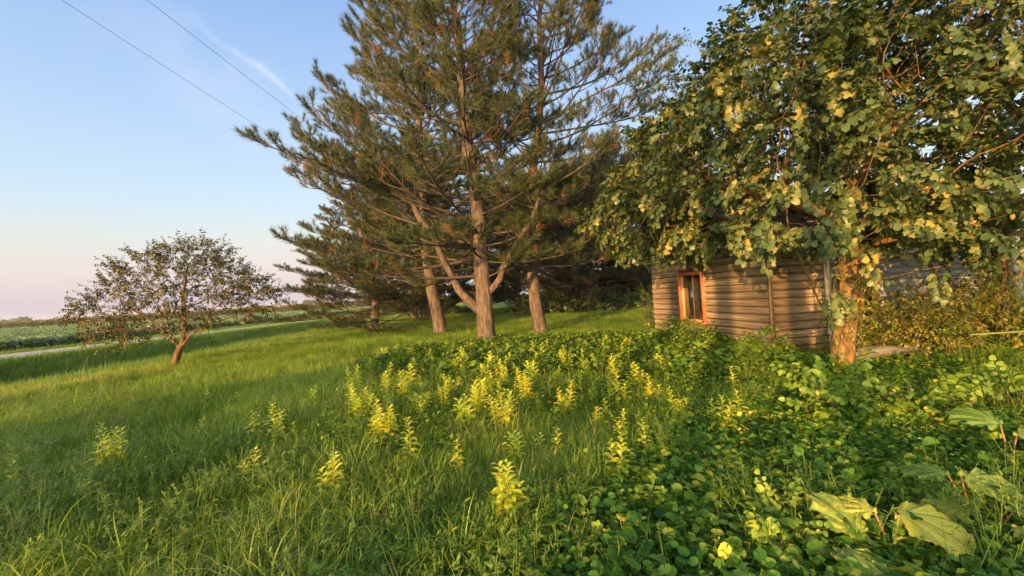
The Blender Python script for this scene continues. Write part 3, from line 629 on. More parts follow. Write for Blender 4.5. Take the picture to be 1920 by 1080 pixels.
for lo, hi, nm, mt in (((-.05, -.10, za-.05), (.045, .10, zb+.05), 'frame', 'redpaint'), ((WW-.045, -.09, za-.05), (WW+.05, .10, zb+.05), 'frame', 'redpaint'),
                       ((.048, -.10, zb-.04), (WW-.048, .10, zb+.05), 'frame', 'redpaint'), ((-.07, -.14, za-.10), (WW+.07, .10, za-.053), 'sill', 'redpaint'),
                       ((.047, -.03, za-.05), (WW-.047, .08, za), 'sash', 'tanwood'), ((.047, -.035, za+.002), (.10, .06, zb-.042), 'sash', 'tanwood'), ((WW-.10, -.03, za+.002), (WW-.047, .06, zb-.042), 'sash', 'tanwood'),
                       ((WW*.5-.02, .0, za+.002), (WW*.5+.02, .05, zb-.042), 'sash', 'darkwood')):
    obox(lo, hi, None, nm, wn, M[mt])
obox((.102, .02, za+.003), (WW*.5-.022, .026, zb-.043), None, 'pane', wn, M['glass']); obox((WW*.5+.022, .02, za+.003), (WW-.102, .026, zb-.043), None, 'pane', wn, M['glass'])
obox((-.3, .9, 0.1), (WW+.3, .95, 2.4), None, 'interior', wn, M['inside'])
# white downspout at the inner corner with elbow, running on along the ground
dsp = thing('downspout', 'white downspout at the cabin corner with elbow and pipe along the ground', 'downspout', (KX, KY, 0))
b = MB(); q = UR*(RW+.06)-UL*.10
b.box((q[0]-.045, q[1]-.035, .20), (q[0]+.045, q[1]+.035, 2.45)); link('pipe', b.mesh('pipe', M['white']), dsp)
b = MB(); b.box((q[0]-.065, q[1]-.05, .42), (q[0]+.065, q[1]+.03, .50)); link('bracket', b.mesh('bracket', M['white']), dsp)
b = MB(); b.tube([(q[0], q[1], .22), (q[0]-.02, q[1]-.03, .12), (q[0]-.10, q[1]-.06, .07)], [.062, .062, .058], 8); link('elbow', b.mesh('elbow', M['white'], True), dsp)
b = MB(); b.tube([(q[0]-.10, q[1]-.06, .07), (q[0]-1.0, q[1]-.38, .05), (q[0]-2.15, q[1]-.72, .07)], .05, 4); link('ground_pipe', b.mesh('ground_pipe', M['white']), dsp)
cp = thing('broken_pipe', 'short charred black pipe stub standing at the outer cabin corner', 'pipe', (KX+.03, KY-.10, 0))
b = MB(); b.tube([(0, 0, 0), (.01, 0, .2), (-.01, 0, .34), (0, 0, .38)], [.06, .055, .06, .075], 9); link('stub', b.mesh('stub', M['black'], True), cp)
b = MB(); b.tube([(0, 0, .39), (.0, 0, .42)], [.085, .08], 9); link('rim', b.mesh('rim', M['black'], True), cp)
# roof with eave, built in shingle courses
def roof(parent, x0, x1, y0, y1, ze, rise, name='roof'):
    b = MB(); n = 16
    for k in range(n):
        a = k/n; c = (k+1)/n; ya = y0+(y1-y0)*a; yb = y0+(y1-y0)*c+.03; za_ = ze+rise*a+.012; zb_ = ze+rise*c
        b.box((x0, ya, za_), (x1, ya+.001, za_+.02)); b.add([(x0, ya, za_+.02), (x1, ya, za_+.02), (x1, yb, zb_+.02), (x0, yb, zb_+.02)], Q=[(0, 1, 2, 3)])
    o = link(name, b.mesh(name, M['shingle']), parent); 
    b = MB(); b.add([(x0, y0, ze-.12), (x1, y0, ze-.12), (x1, y1, ze+rise-.12), (x0, y1, ze+rise-.12), (x0, y0, ze+.01), (x1, y0, ze+.01), (x1, y1, ze+rise+.01), (x0, y1, ze+rise+.01)], Q=[(0,3,2,1),(4,5,6,7),(0,1,5,4),(1,2,6,5),(2,3,7,6),(3,0,4,7)])
    link('soffit', b.mesh('soffit', M['darkwood']), o); return o
rf = thing('roof', '', '', (0, 0, 0), math.atan2(UR[1], UR[0])); del rf['label']; del rf['category']; rf.parent = cab
roof(rf, -.35, 6.2, -.45, 3.0, zt-.06, 1.25, 'roof_slope')
rs = roof(rf, -6.2, .35, -6.2, -2.75, zt-.06, 1.25, 'roof_slope'); rs.rotation_euler = (0, 0, math.pi)
# set-back porch wing
pw = thing('porch_wing', 'grey sided house wing with porch seen through leaves right of the tree', 'house', (7.0, 11.3, 0), 0)
for k in range(15):
    z = .25+k*.15; segs = [(.0, 1.35), (2.15, 4.6)] if .55 < z+.08 < 1.5 else [(.0, 4.6)]
    for (a, c) in segs:
        b = MB(); b.add([(0, 0, 0), (1, 0, 0), (1, .02, .145), (0, .02, .145), (0, .05, 0), (1, .05, 0), (1, .05, .145), (0, .05, .145)], Q=[(0,1,2,3),(5,4,7,6),(1,5,6,2),(4,0,3,7),(3,2,6,7),(4,5,1,0)])
        if 'clap' not in BC: BC['clap'] = b.mesh('plank', M['siding_grey'])
        o = link('plank', BC['clap'], pw, loc=(a, random.uniform(-.004, .004), z)); o.scale = (c-a, 1, 1)
obox((0, .055, -.2), (1.35, .15, 2.6), None, 'wall', pw, M['darkwood']); obox((2.15, .055, -.2), (8, .15, 2.6), None, 'wall', pw, M['darkwood'])
obox((1.35, .055, -.2), (2.15, .15, .58), None, 'wall', pw, M['darkwood']); obox((1.35, .055, 1.5), (2.15, .15, 2.6), None, 'wall', pw, M['darkwood'])
pwn = thing('window', '', '', (0, 0, 0)); del pwn['label']; del pwn['category']; pwn.parent = pw
for lo, hi, nm, mt in (((1.30, -.05, .50), (2.20, .06, .58), 'sill', 'white'), ((1.30, -.04, 1.50), (2.20, .05, 1.58), 'frame', 'white'), ((1.30, -.04, .583), (1.37, .05, 1.497), 'frame', 'white'),
                       ((1.95, -.03, .583), (2.08, .05, 1.497), 'sash', 'tanwood'), ((2.13, -.04, .583), (2.20, .05, 1.497), 'frame', 'white'), ((1.38, .06, .59), (2.12, .066, 1.49), 'pane', 'glass')):
    obox(lo, hi, None, nm, pwn, M[mt])
obox((4.42, -1.0, 0), (4.60, -.82, 2.3), None, 'post', pw, M['white']); obox((2.1, -1.02, .0), (2.16, -.9, .3), None, 'porch_stub', pw, M['darkwood'])
obox((-.3, -.95, 2.31), (8, -.80, 2.47), None, 'porch_beam', pw, M['darkwood']); obox((-.3, -1.02, 2.40), (8, -.955, 2.50), None, 'gutter', pw, M['white'])
roof(pw, -.35, 8.2, -1.05, 3.2, 2.55, 1.5, 'roof')
obox((.1, -1.05, -.1), (7.8, -.02, .06), None, 'porch_floor', pw, M['plankgrey'])
obox((5.0, -.15, .0), (7.6, .05, 2.3), None, 'brick_panel', pw, M['soil'])
bkm = MB(); bkm.box((0, 0, 0), (.21, .03, .065)); bkm = bkm.mesh('brick', M['brick'])
for rr in range(29):
    for cc in range(10):
        x = 5.0+cc*.222+(.11 if rr % 2 else 0); link('brick', bkm, pw, loc=(x, -.175+random.uniform(-.004, .004), .02+rr*.078))
lg = thing('weathered_log', 'grey weathered log lying below the porch right of the tree base', 'log', (5.75, 8.05, gz(5.75, 8.05)))
b = MB(); b.tube([(0, 0, .22), (.7, .1, .24), (1.5, .16, .24)], [.1, .11, .1], 8); link('bark_log', b.mesh('bark_log', M['plankgrey'], True), lg)
b = MB(); b.tube([(-.005, 0, .22), (.0, 0, .22)], [.098, .098], 8); link('cut_end', b.mesh('cut_end', M['tanwood']), lg)
for x in (.15, 1.35): obox((x, -.1, -.1), (x+.12, .25, .13), None, 'support', lg, M['darkwood'])
# ------------------------------------------------------------------ utility pole and wires
pl = thing('utility_pole', 'wooden utility pole hidden behind the pines carrying two wires', 'utility pole', (-9.12, 44, gz(-9.12, 44)))
b = MB(); b.tube([(0, 0, -.3), (0, 0, 10.6)], [.16, .11], 12); link('post', b.mesh('post', M['pole'], True), pl)
obox((-1.5, -.05, 10.2), (1.5, .05, 10.33), None, 'crossarm', pl, M['pole'])
def wire(name, A_, B_, sag, label):
    P = []; 
    for k in range(41):
        t = k/40; p = np.array(A_)*(1-t)+np.array(B_)*t; p[2] -= sag*4*t*(1-t); P.append(p)
    b = MB(); b.tube(P, .0065, 4, cap=False); return tag(link(name, b.mesh(name, M['wire'])), label, 'power line', 'overhead wires')
# ------------------------------------------------------------------ fields, corn, far trees
def tuft_leafy(mat, seed, n=14, size=.16, rad=.3, h=.25, kind='ovate', up=.6):
    r = random.Random(seed); b = MB()
    for i in range(n):
        a = r.uniform(0, 6.283); d = rad*r.random()**.6; z = h*r.uniform(.3, 1); p = np.array([d*math.cos(a), d*math.sin(a), z])
        ax = np.array([math.cos(a+r.uniform(-1, 1)), math.sin(a+r.uniform(-1, 1)), r.uniform(-.35, .45)]); nm = np.array([r.uniform(-up, up), r.uniform(-up, up), 1])
        V, T = leaf(kind, size*r.uniform(.6, 1.2), .15, .3, seed*17+i); b.add(place(V, p, ax, nm), T=T, a=r.random())
    return b.mesh('leaf_tuft', mat)
source_col('soy', [tuft_leafy(M['soy'], s, 22, .17, .42, .3) for s in range(4)])
def gridpts(n, f): return f(n)
# soybean canopy: bumpy sheet with a real edge, leaf tufts on it
sx0 = -33.6
def soy_left(y): return sx0+(np.clip(y, -60, 200)-20)*.045
sv = []; syy = np.concatenate([np.arange(-20, 60, .8), np.arange(60, 172, 2.5)]); off = np.concatenate([[0, -.02], -np.arange(.4, 14, .6), -np.array([15,17,20,24,29,36,45,60,80,110,150,220,320])])
for y in syy:
    for k, o_ in enumerate(off):
        x = soy_left(y)+o_+ (.1*math.sin(y*3) if k < 3 else 0); z = -.33 if k == 0 else .26+.06*math.sin((x)*8.2)+.07*float(sn(np.array(x), np.array(y), 1.5, 5)); sv.append((x, y, z))
m_ = len(off); i = np.arange(len(syy)-1)[:, None]*m_+np.arange(m_-1)[None]; Q = np.stack([i, i+m_, i+m_+1, i+1], -1).reshape(-1, 4)
soyf = link('soybean_field', mesh_np('soybean_field', sv, [Q], M['soy'], attr=RNG.random(len(sv))*.7, smooth=True)); tag(soyf, 'pale green soybean field across the gravel road', 'crop field', kind='stuff')
n = 26000; d = RNG.random(n)**2.0; oy = RNG.uniform(-10, 170, n)**1; oy = 8+162*RNG.random(n)**1.5; ox = soy_left(oy)-d*(14+oy*.9)+.1
P = np.stack([ox, oy, .22+.06*np.sin(ox*8.2)+RNG.uniform(-.05, .08, n)], 1)
edge = RNG.random(n) < .16; P[edge, 0] = soy_left(P[edge, 1])+RNG.uniform(-.15, .22, edge.sum()); P[edge, 2] = RNG.uniform(-.3, .28, edge.sum())
rot = np.stack([RNG.uniform(-.3, .3, n), RNG.uniform(-.3, .3, n), RNG.uniform(0, 6.28, n)], 1)
o = scatter('soybean_plants', 'soy', P, rot, RNG.uniform(.7, 1.2, n)*(1+oy/160)); tag(o, 'leafy soybean plants along the field edge and rows', 'soybeans', kind='stuff')
def corn_blade_tuft(seed):
    r = random.Random(seed); b = MB()
    for s in range(5):
        x = r.uniform(-.6, .6); y = r.uniform(-.4, .4); h = r.uniform(2.0, 2.45); b.tube([(x, y, 0), (x, y, h)], [.02, .01], 3, a=.5)
        for q in range(7):
            z = r.uniform(.4, h*.9); a = r.uniform(0, 6.28); d = np.array([math.cos(a), math.sin(a), .5]); V, T = leaf('lance', r.uniform(.5, .8), .2, .6, q); b.add(place(V, (x, y, z), d, (0, 0, 1)), T=T, a=r.random()*.7)
        for q in range(4):
            V, T = leaf('lance', .28, .1, .1, q); b.add(place(V, (x, y, h), (r.uniform(-.4, .4), r.uniform(-.4, .4), 1), (1, 0, .2)), T=T, a=1)
    return b.mesh('corn_tuft', M['corn'])
source_col('corn', [corn_blade_tuft(s) for s in range(3)])
n = 6000; t = RNG.random(n); cx = -420+(405)*t; cyy = 176-14*t+RNG.random(n)**1.6*26
rot = np.zeros((n, 3)); rot[:, 2] = RNG.uniform(0, 6.28, n)
o = scatter('corn_field', 'corn', np.stack([cx, cyy, np.full(n, -.33)], 1), rot, RNG.uniform(.9, 1.15, n)*1.25); tag(o, 'distant tasselled corn field along the horizon', 'corn field', kind='stuff')
b = MB(); V = []
for k, xx in enumerate(np.linspace(-420, -14, 60)):
    yy = 178-14*(xx+420)/405; V += [(xx, yy, -.4), (xx, yy, 1.75+.08*math.sin(k)), (xx, yy+300, 1.7)]
i = np.arange(59)*3; Q = np.concatenate([np.stack([i, i+3, i+4, i+1], 1), np.stack([i+1, i+4, i+5, i+2], 1)])
tag(link('corn_rows', mesh_np('corn_rows', V, [Q], M['corn'], attr=np.full(len(V), .5))), 'solid mass of corn rows behind the front stalks', 'corn field', kind='stuff')
M['fartree'] = foliage('distant tree leaves', [(0, (.05,.075,.05)), (1, (.11,.14,.09))], .1, .8, .5, .05)
source_col('farleaf', [tuft_leafy(M['fartree'], 300+s, 40, 1.3, 1.6, 2.2, 'ovate', 1.2) for s in range(3)])
def far_tree(x, y, h, wd, label, group='tree clumps on the horizon'):
    r = thing('distant_tree', label, 'tree', (x, y, -.3), 0, group); b = MB(); b.tube([(0, 0, -.5), (0, 0, h*.6)], [.45, .2], 6); link('trunk', b.mesh('trunk', M['twig']), r)
    k = int(70*wd*h/100)+14; p = RNG.normal(size=(k, 3)); p /= np.linalg.norm(p, axis=1)[:, None]; p *= RNG.random((k, 1))**.33; P = p*np.array([wd/2, wd/2, h*.36])+np.array([0, 0, h*.58])
    scatter('crown', 'farleaf', P, RNG.uniform(0, 6.28, (k, 3)), RNG.uniform(.8, 1.3, k), r)['kind'] = 'stuff'
far_tree(-590, 545, 10.5, 17, 'rounded far tree at the right end of the clump on the left horizon'); far_tree(-609, 552, 8, 20, 'middle far tree of the clump on the left horizon'); far_tree(-632, 560, 8.5, 20, 'far tree cut by the left picture edge on the horizon')
far_tree(-505, 500, 6.5, 9, 'tiny far tree right of the horizon clump behind the corn'); far_tree(-190, 423, 8.5, 11, 'tiny far tree above the corn beside the pine boughs'); far_tree(-250, 441, 7, 10, 'tiny far tree just right of the small olive tree crown')
# ------------------------------------------------------------------ hedge behind the lawn
def shrub(name, label, cat, x, y, rx, ry, hh, key, n, scl=(.8, 1.2), group=None, stems=6, z=0, base=.1):
    g0 = gz(x, y)+z; r = thing(name, label, cat, (x, y, g0), 0, group); b = MB()
    for q in range(stems):
        a = random.uniform(0, 6.28); d = random.uniform(.3, .8); e = (rx*d*math.cos(a), ry*d*math.sin(a), hh*random.uniform(.6, .95)); b.tube([(e[0]*.1, e[1]*.1, -.1), (e[0]*.5, e[1]*.5, e[2]*.55), e], [.012+hh*.006, .01, .005], 4)
    link('stems', b.mesh('stems', M['twig'], True), r)
    p = RNG.normal(size=(n, 3)); p /= np.linalg.norm(p, axis=1)[:, None]; p[:, 2] = np.abs(p[:, 2])*.9+.02; rad = RNG.uniform(.45, 1.0, (n, 1))*(1+.18*np.sin(p[:, :1]*7+p[:, 1:2]*5+x))
    P = p*rad*np.array([rx, ry, hh])+np.array([0, 0, base]); D = p*.8+RNG.normal(0, .5, (n, 3)); D[:, 2] += .15
    scatter('foliage', key, P, dirs_to_euler(D, 1.0), RNG.uniform(*scl, n), r)['kind'] = 'stuff'; return r
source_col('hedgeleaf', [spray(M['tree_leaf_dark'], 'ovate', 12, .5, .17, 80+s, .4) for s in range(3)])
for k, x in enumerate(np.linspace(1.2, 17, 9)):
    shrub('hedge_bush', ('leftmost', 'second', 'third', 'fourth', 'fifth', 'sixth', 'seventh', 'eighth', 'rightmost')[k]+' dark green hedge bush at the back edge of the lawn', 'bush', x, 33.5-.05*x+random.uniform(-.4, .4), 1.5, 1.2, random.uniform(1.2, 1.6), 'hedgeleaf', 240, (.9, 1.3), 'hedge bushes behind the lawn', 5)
# ------------------------------------------------------------------ grass
def blade(b, r, L, wd, az, lean, seg=3, droop=1.0, base=(0, 0), v=None):
    d = np.array([math.cos(az), math.sin(az), 0]); s = np.array([-d[1], d[0], 0])*wd/2; p = np.array([base[0], base[1], 0.]); el = math.pi/2-lean; V = []; v = r.random() if v is None else v
    for i in range(seg+1):
        t = i/seg; wv = s*(1-t*.85) if i < seg else s*0
        if i < seg: V += [p-wv, p+wv]
        else: V.append(p)
        p = p+(d*math.cos(el)+np.array([0, 0, math.sin(el)]))*L/seg; el -= droop*(.35+.5*t)
    T = []; 
    for i in range(seg-1): a = 2*i; T += [(a, a+1, a+3), (a, a+3, a+2)]
    a = 2*(seg-1); T.append((a, a+1, a+2)); b.add(V, T=T, a=v)
def grass_tuft(mat, seed, n, L, wd, rad, lean=.35, droop=.8, seg=3):
    r = random.Random(seed); b = MB()
    for i in range(n):
        a = r.uniform(0, 6.283); q = rad*r.random()**.5; blade(b, r, L*r.uniform(.5, 1.15), wd*r.uniform(.7, 1.3), a+r.uniform(-.8, .8), lean*r.uniform(.1, 1.6), seg, droop*r.uniform(.4, 1.3), (q*math.cos(a), q*math.sin(a)))
    return b.mesh('grass_tuft', mat)
source_col('turf', [grass_tuft(M['grass'], s, 46, .20, .0055, .13, .6, .9) for s in range(5)])
source_col('long', [grass_tuft(M['grass'], 10+s, 30, .48, .0095, .07, .6, 1.15, 5) for s in range(5)])
source_col('lawn', [grass_tuft(M['grass_far'], 20+s, 40, .22, .011, .3, .6, .7, 2) for s in range(4)])
source_col('stalk', [grass_tuft(M['grass_dry_sunlit'], 30+s, 7, .42, .004, .07, .35, .45, 3) for s in range(3)])
def broad_weed(seed):
    return tuft_leafy(M['weed'], seed, 12, .05, .1, .16, 'ovate', .8)
source_col('weedling', [broad_weed(500+s) for s in range(4)])
def wedge(n, y0, y1, pw=1.0, spread=1.32, xr=(-60, 60)):
    """points spread over the ground in front of the house yard, densest near"""
    y = y0+(y1-y0)*RNG.random(n)**pw; x = RNG.uniform(-1, 1, n)*(spread*np.maximum(y, 0)+3.0)
    k = (x > xr[0]) & (x < xr[1]); return x[k], y[k]
def inhouse(x, y):
    u = (x-KX)*UR[0]+(y-KY)*UR[1]; v = (x-KX)*UL[0]+(y-KY)*UL[1]
    return ((u > -.06) & (v > -.06) & (v < 9) & (u < 9) & ~((u > RW) & (v < 1.7)))
def cover_w(x, y):
    """how much of the ground is ivy rather than grass, 0..1"""
    b_ = -.6+1.02*(np.minimum(y, 9)-2.67)+.5*sn(x, y, 1.3, 9); a = np.clip((x-b_)/.8+.5, 0, 1)*np.clip((12-y)/2, 0, 1)
    pn = np.clip(1.25-np.hypot((x-.6)/4.2, (y-12.3)/3.2), 0, .6)/.6
    hn = np.clip(1.3-np.hypot((x-3.9)/1.9, (y-9.6)/3.4), 0, .6)/.6
    return np.maximum(np.maximum(a, pn*.85), hn*.92)
def onplace(x, y): return ~inhouse(x, y)
def mk(name, key, x, y, scl, label, cat, tilt=.15, dz=0.0):
    n = len(x); P = np.stack([x, y, hgt(x, y)+dz], 1); rot = np.stack([RNG.uniform(-tilt, tilt, n), RNG.uniform(-tilt, tilt, n), RNG.uniform(0, 6.28, n)], 1)
    return tag(scatter(name, key, P, rot, scl), label, cat, kind='stuff')
x, y = wedge(60000, .4, 18, 1.35); cw = cover_w(x, y); den = np.clip(.62+.5*sn(x, y, .9, 11), .2, 1); k = (RNG.random(len(x)) > cw*.88) & onplace(x, y) & (x > -14) & (RNG.random(len(x)) < den+.25)
x, y = x[k], y[k]; hs = np.clip(1+.45*sn(x, y, .8, 12), .5, 1.5)*RNG.uniform(.7, 1.25, len(x))*(1+np.clip(y-6, 0, 12)*.03)
mk('grass', 'turf', x, y, hs, 'green uncut grass covering the yard', 'grass', .25)
x, y = wedge(14000, .7, 12, 1.25); cl = sn(x, y, 1.1, 14)*.6+sn(x, y, 3.1, 15)*.6; k = (cover_w(x, y) < .6) & (cl > .02) & onplace(x, y); x, y = x[k], y[k]
mk('long_grass', 'long', x, y, RNG.uniform(.55, 1.05, len(x)), 'arching clumps of long grass in the yard', 'grass', .3)
def fluff(seed):
    r = random.Random(seed); b = MB()
    for i in range(6):
        a = r.uniform(0, 6.28); h = r.uniform(.12, .26); tx, ty = .1*math.cos(a), .1*math.sin(a); b.tube([(tx*.3, ty*.3, 0), (tx, ty, h)], [.0015, .001], 3, a=.6)
        for q in range(9):
            f = r.uniform(.35, 1); az = r.uniform(0, 6.28); V, T = leaf('lance', r.uniform(.02, .04), .1, .2, q); b.add(place(V, (tx*f, ty*f, h*f), (math.cos(az), math.sin(az), r.uniform(.1, .9)), (0, 0, 1)), T=T, a=r.random())
    return b.mesh('wild_weed', M['lime'])
source_col('fluff', [fluff(s) for s in range(4)])
x, y = wedge(5200, .9, 9, 1.1); k = (cover_w(x, y) < .8) & (sn(x, y, 1.2, 31)+.25*(x < -.5) > .12) & onplace(x, y); x, y = x[k], y[k]
mk('feathery_weeds', 'fluff', x, y, RNG.uniform(.8, 1.5, len(x)), 'feathery yellow green weeds mixed into the grass', 'weeds', .25)
x, y = wedge(3600, 1.0, 14, 1.2); k = (cover_w(x, y) < .85) & (sn(x, y, 1.4, 16) > -.1) & onplace(x, y); x, y = x[k], y[k]
mk('dry_grass', 'stalk', x, y, RNG.uniform(.5, 1.05, len(x)), 'thin yellowish grass stalks', 'grass', .35)
x, y = wedge(9000, 1.5, 17, 1.2); k = (cover_w(x, y) < .9) & (sn(x, y, .9, 17) > .0) & onplace(x, y) & (x > -2.6) & (y > 4.5); x, y = x[k], y[k]
mk('small_weeds', 'weedling', x, y, RNG.uniform(.7, 1.5, len(x)), 'small broad leaved weeds among the grass', 'weeds', .3)
y = 14+46*RNG.random(34000)**1.35; x = RNG.uniform(-19, 22, len(y)); k = onplace(x, y) & (x > -1.3*y); x, y = x[k], y[k]
mk('lawn_grass', 'lawn', x, y, RNG.uniform(.75, 1.35, len(x))*(1+np.clip(y-16, 0, 40)*.012), 'bright open grass towards the back of the yard', 'grass', .15)
# ditch, verge and far bank
y = 4+86*RNG.random(26000)**1.5; x = RNG.uniform(-22.2, -12.5, len(y))+(y-20)*.045; k = x > -1.3*y-4; x, y = x[k], y[k]
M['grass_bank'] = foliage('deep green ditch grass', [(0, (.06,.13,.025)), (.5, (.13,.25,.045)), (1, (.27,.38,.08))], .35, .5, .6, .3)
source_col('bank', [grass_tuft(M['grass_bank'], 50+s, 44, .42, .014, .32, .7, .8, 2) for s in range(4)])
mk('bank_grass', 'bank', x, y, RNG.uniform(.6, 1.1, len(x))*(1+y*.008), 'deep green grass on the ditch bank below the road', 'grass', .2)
source_col('crest', [grass_tuft(M['grass_dry_sunlit'], 60+s, 16, .24, .008, .25, .5, .5, 2) for s in range(3)])  # yellow tufts paint the low sunlight along the crest into the grass colour
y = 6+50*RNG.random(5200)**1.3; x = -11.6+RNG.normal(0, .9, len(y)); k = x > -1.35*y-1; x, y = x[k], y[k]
mk('crest_grass', 'crest', x, y, RNG.uniform(.5, 1.1, len(x)), 'grass along the crest of the yard with yellow sunlight put into its colour', 'grass', .2)
y = 6+110*RNG.random(11000)**1.4; x = np.where(RNG.random(len(y)) < .75, RNG.uniform(-33.4, -28.9, len(y)), RNG.uniform(-22.3, -21.3, len(y)))+(y-20)*.045; k = x > -1.35*y-8; x, y = x[k], y[k]
mk('verge_grass', 'lawn', x, y, RNG.uniform(.8, 1.5, len(x))*(1+y*.008), 'light green grass verge along the gravel road', 'grass', .2)
# ------------------------------------------------------------------ ground ivy
def ivy_patch(seed, n=20, rad=.15, kinds=('kidney', 'heart', 'kidney'), size=.05, h=.13):
    r = random.Random(seed); b = MB()
    for i in range(n):
        a = r.uniform(0, 6.283); q = rad*r.random()**.5; z = h*r.uniform(.45, 1.1); p = np.array([q*math.cos(a), q*math.sin(a), z])
        b.tube([(p[0]*.6, p[1]*.6, 0), p], [.0018, .0012], 3, a=.7, cap=False); az = r.uniform(0, 6.283)
        V, T = leaf(r.choice(kinds), size*r.uniform(.55, 1.25), r.uniform(0, .25), r.uniform(.2, .7), seed*13+i)
        b.add(place(V, p, (math.cos(az), math.sin(az), r.uniform(-.5, .2)), (r.uniform(-.45, .45), r.uniform(-.65, .25), 1)), T=T, a=r.random())
    return b.mesh('ivy_patch', M['cover'])
source_col('ivy', [ivy_patch(s) for s in range(6)]); source_col('ivy_big', [ivy_patch(30+s, 7, .14, ('heart', 'kidney', 'heart'), .08, .19) for s in range(4)])
x, y = wedge(15000, .8, 14.5, 1.1); k = (RNG.random(len(x)) < cover_w(x, y)) & onplace(x, y); x, y = x[k], y[k]
mk('ground_ivy', 'ivy', x, y, RNG.uniform(.75, 1.25, len(x))*(1+.25*sn(x, y, 1.5, 21)), 'creeping ground ivy with rounded leaves covering the right foreground', 'ground cover', .2)
x, y = wedge(2400, .9, 12, 1.1); k = (RNG.random(len(x)) < cover_w(x, y)) & (sn(x, y, 1.6, 22) > -.15) & onplace(x, y); x, y = x[k], y[k]
mk('tall_ground_cover', 'ivy_big', x, y, RNG.uniform(.6, 1.15, len(x)), 'taller broad leaves standing above the ground ivy', 'ground cover', .25)
x, y = wedge(5200, .8, 12, 1.1); k = (RNG.random(len(x)) < cover_w(x, y)) & (sn(x, y, 2.2, 41) > .12) & onplace(x, y); x, y = x[k], y[k]
mk('mixed_weeds', 'fluff', x, y, RNG.uniform(.9, 1.7, len(x)), 'thin feathery weeds poking through the ground ivy', 'weeds', .3)
source_col('creeper', [spray(M['cover'], 'lobed', 7, .30, .055, 600+s, .1, petiole=.03) for s in range(3)]+[spray(M['yellow'], 'heart', 4, .16, .035, 610, .1)])
x, y = wedge(2400, .8, 11, 1.1); k = (RNG.random(len(x)) < cover_w(x, y)) & onplace(x, y); x, y = x[k], y[k]; n = len(x); a_ = RNG.uniform(0, 6.28, n)
D_ = np.stack([np.cos(a_), np.sin(a_), RNG.uniform(.05, .6, n)], 1); tag(scatter('creeping_vine', 'creeper', np.stack([x, y, hgt(x, y)+.11], 1), dirs_to_euler(D_, .3), RNG.uniform(.7, 1.3, n)), 'lobed creeper runners trailing over the ground ivy', 'ground cover', kind='stuff')
y = 8.2+6*RNG.random(5200); x = RNG.uniform(-3.6, 5.2, len(y)); k = (np.clip(1.25-np.hypot((x-.8)/4.4, (y-11.8)/3.2), 0, 1) > RNG.random(len(x))*.7) & onplace(x, y); x, y = x[k], y[k]; x2 = RNG.uniform(2.3, 5.2, 1500); y2 = RNG.uniform(7.3, 12.5, 1500); k2 = onplace(x2, y2) & (cover_w(x2, y2) > .5); x = np.concatenate([x, x2[k2]]); y = np.concatenate([y, y2[k2]])
mk('shade_weeds', 'weedling', x, y, RNG.uniform(1.2, 2.6, len(x)), 'dark leafy weeds in the shade below the pines', 'weeds', .3)

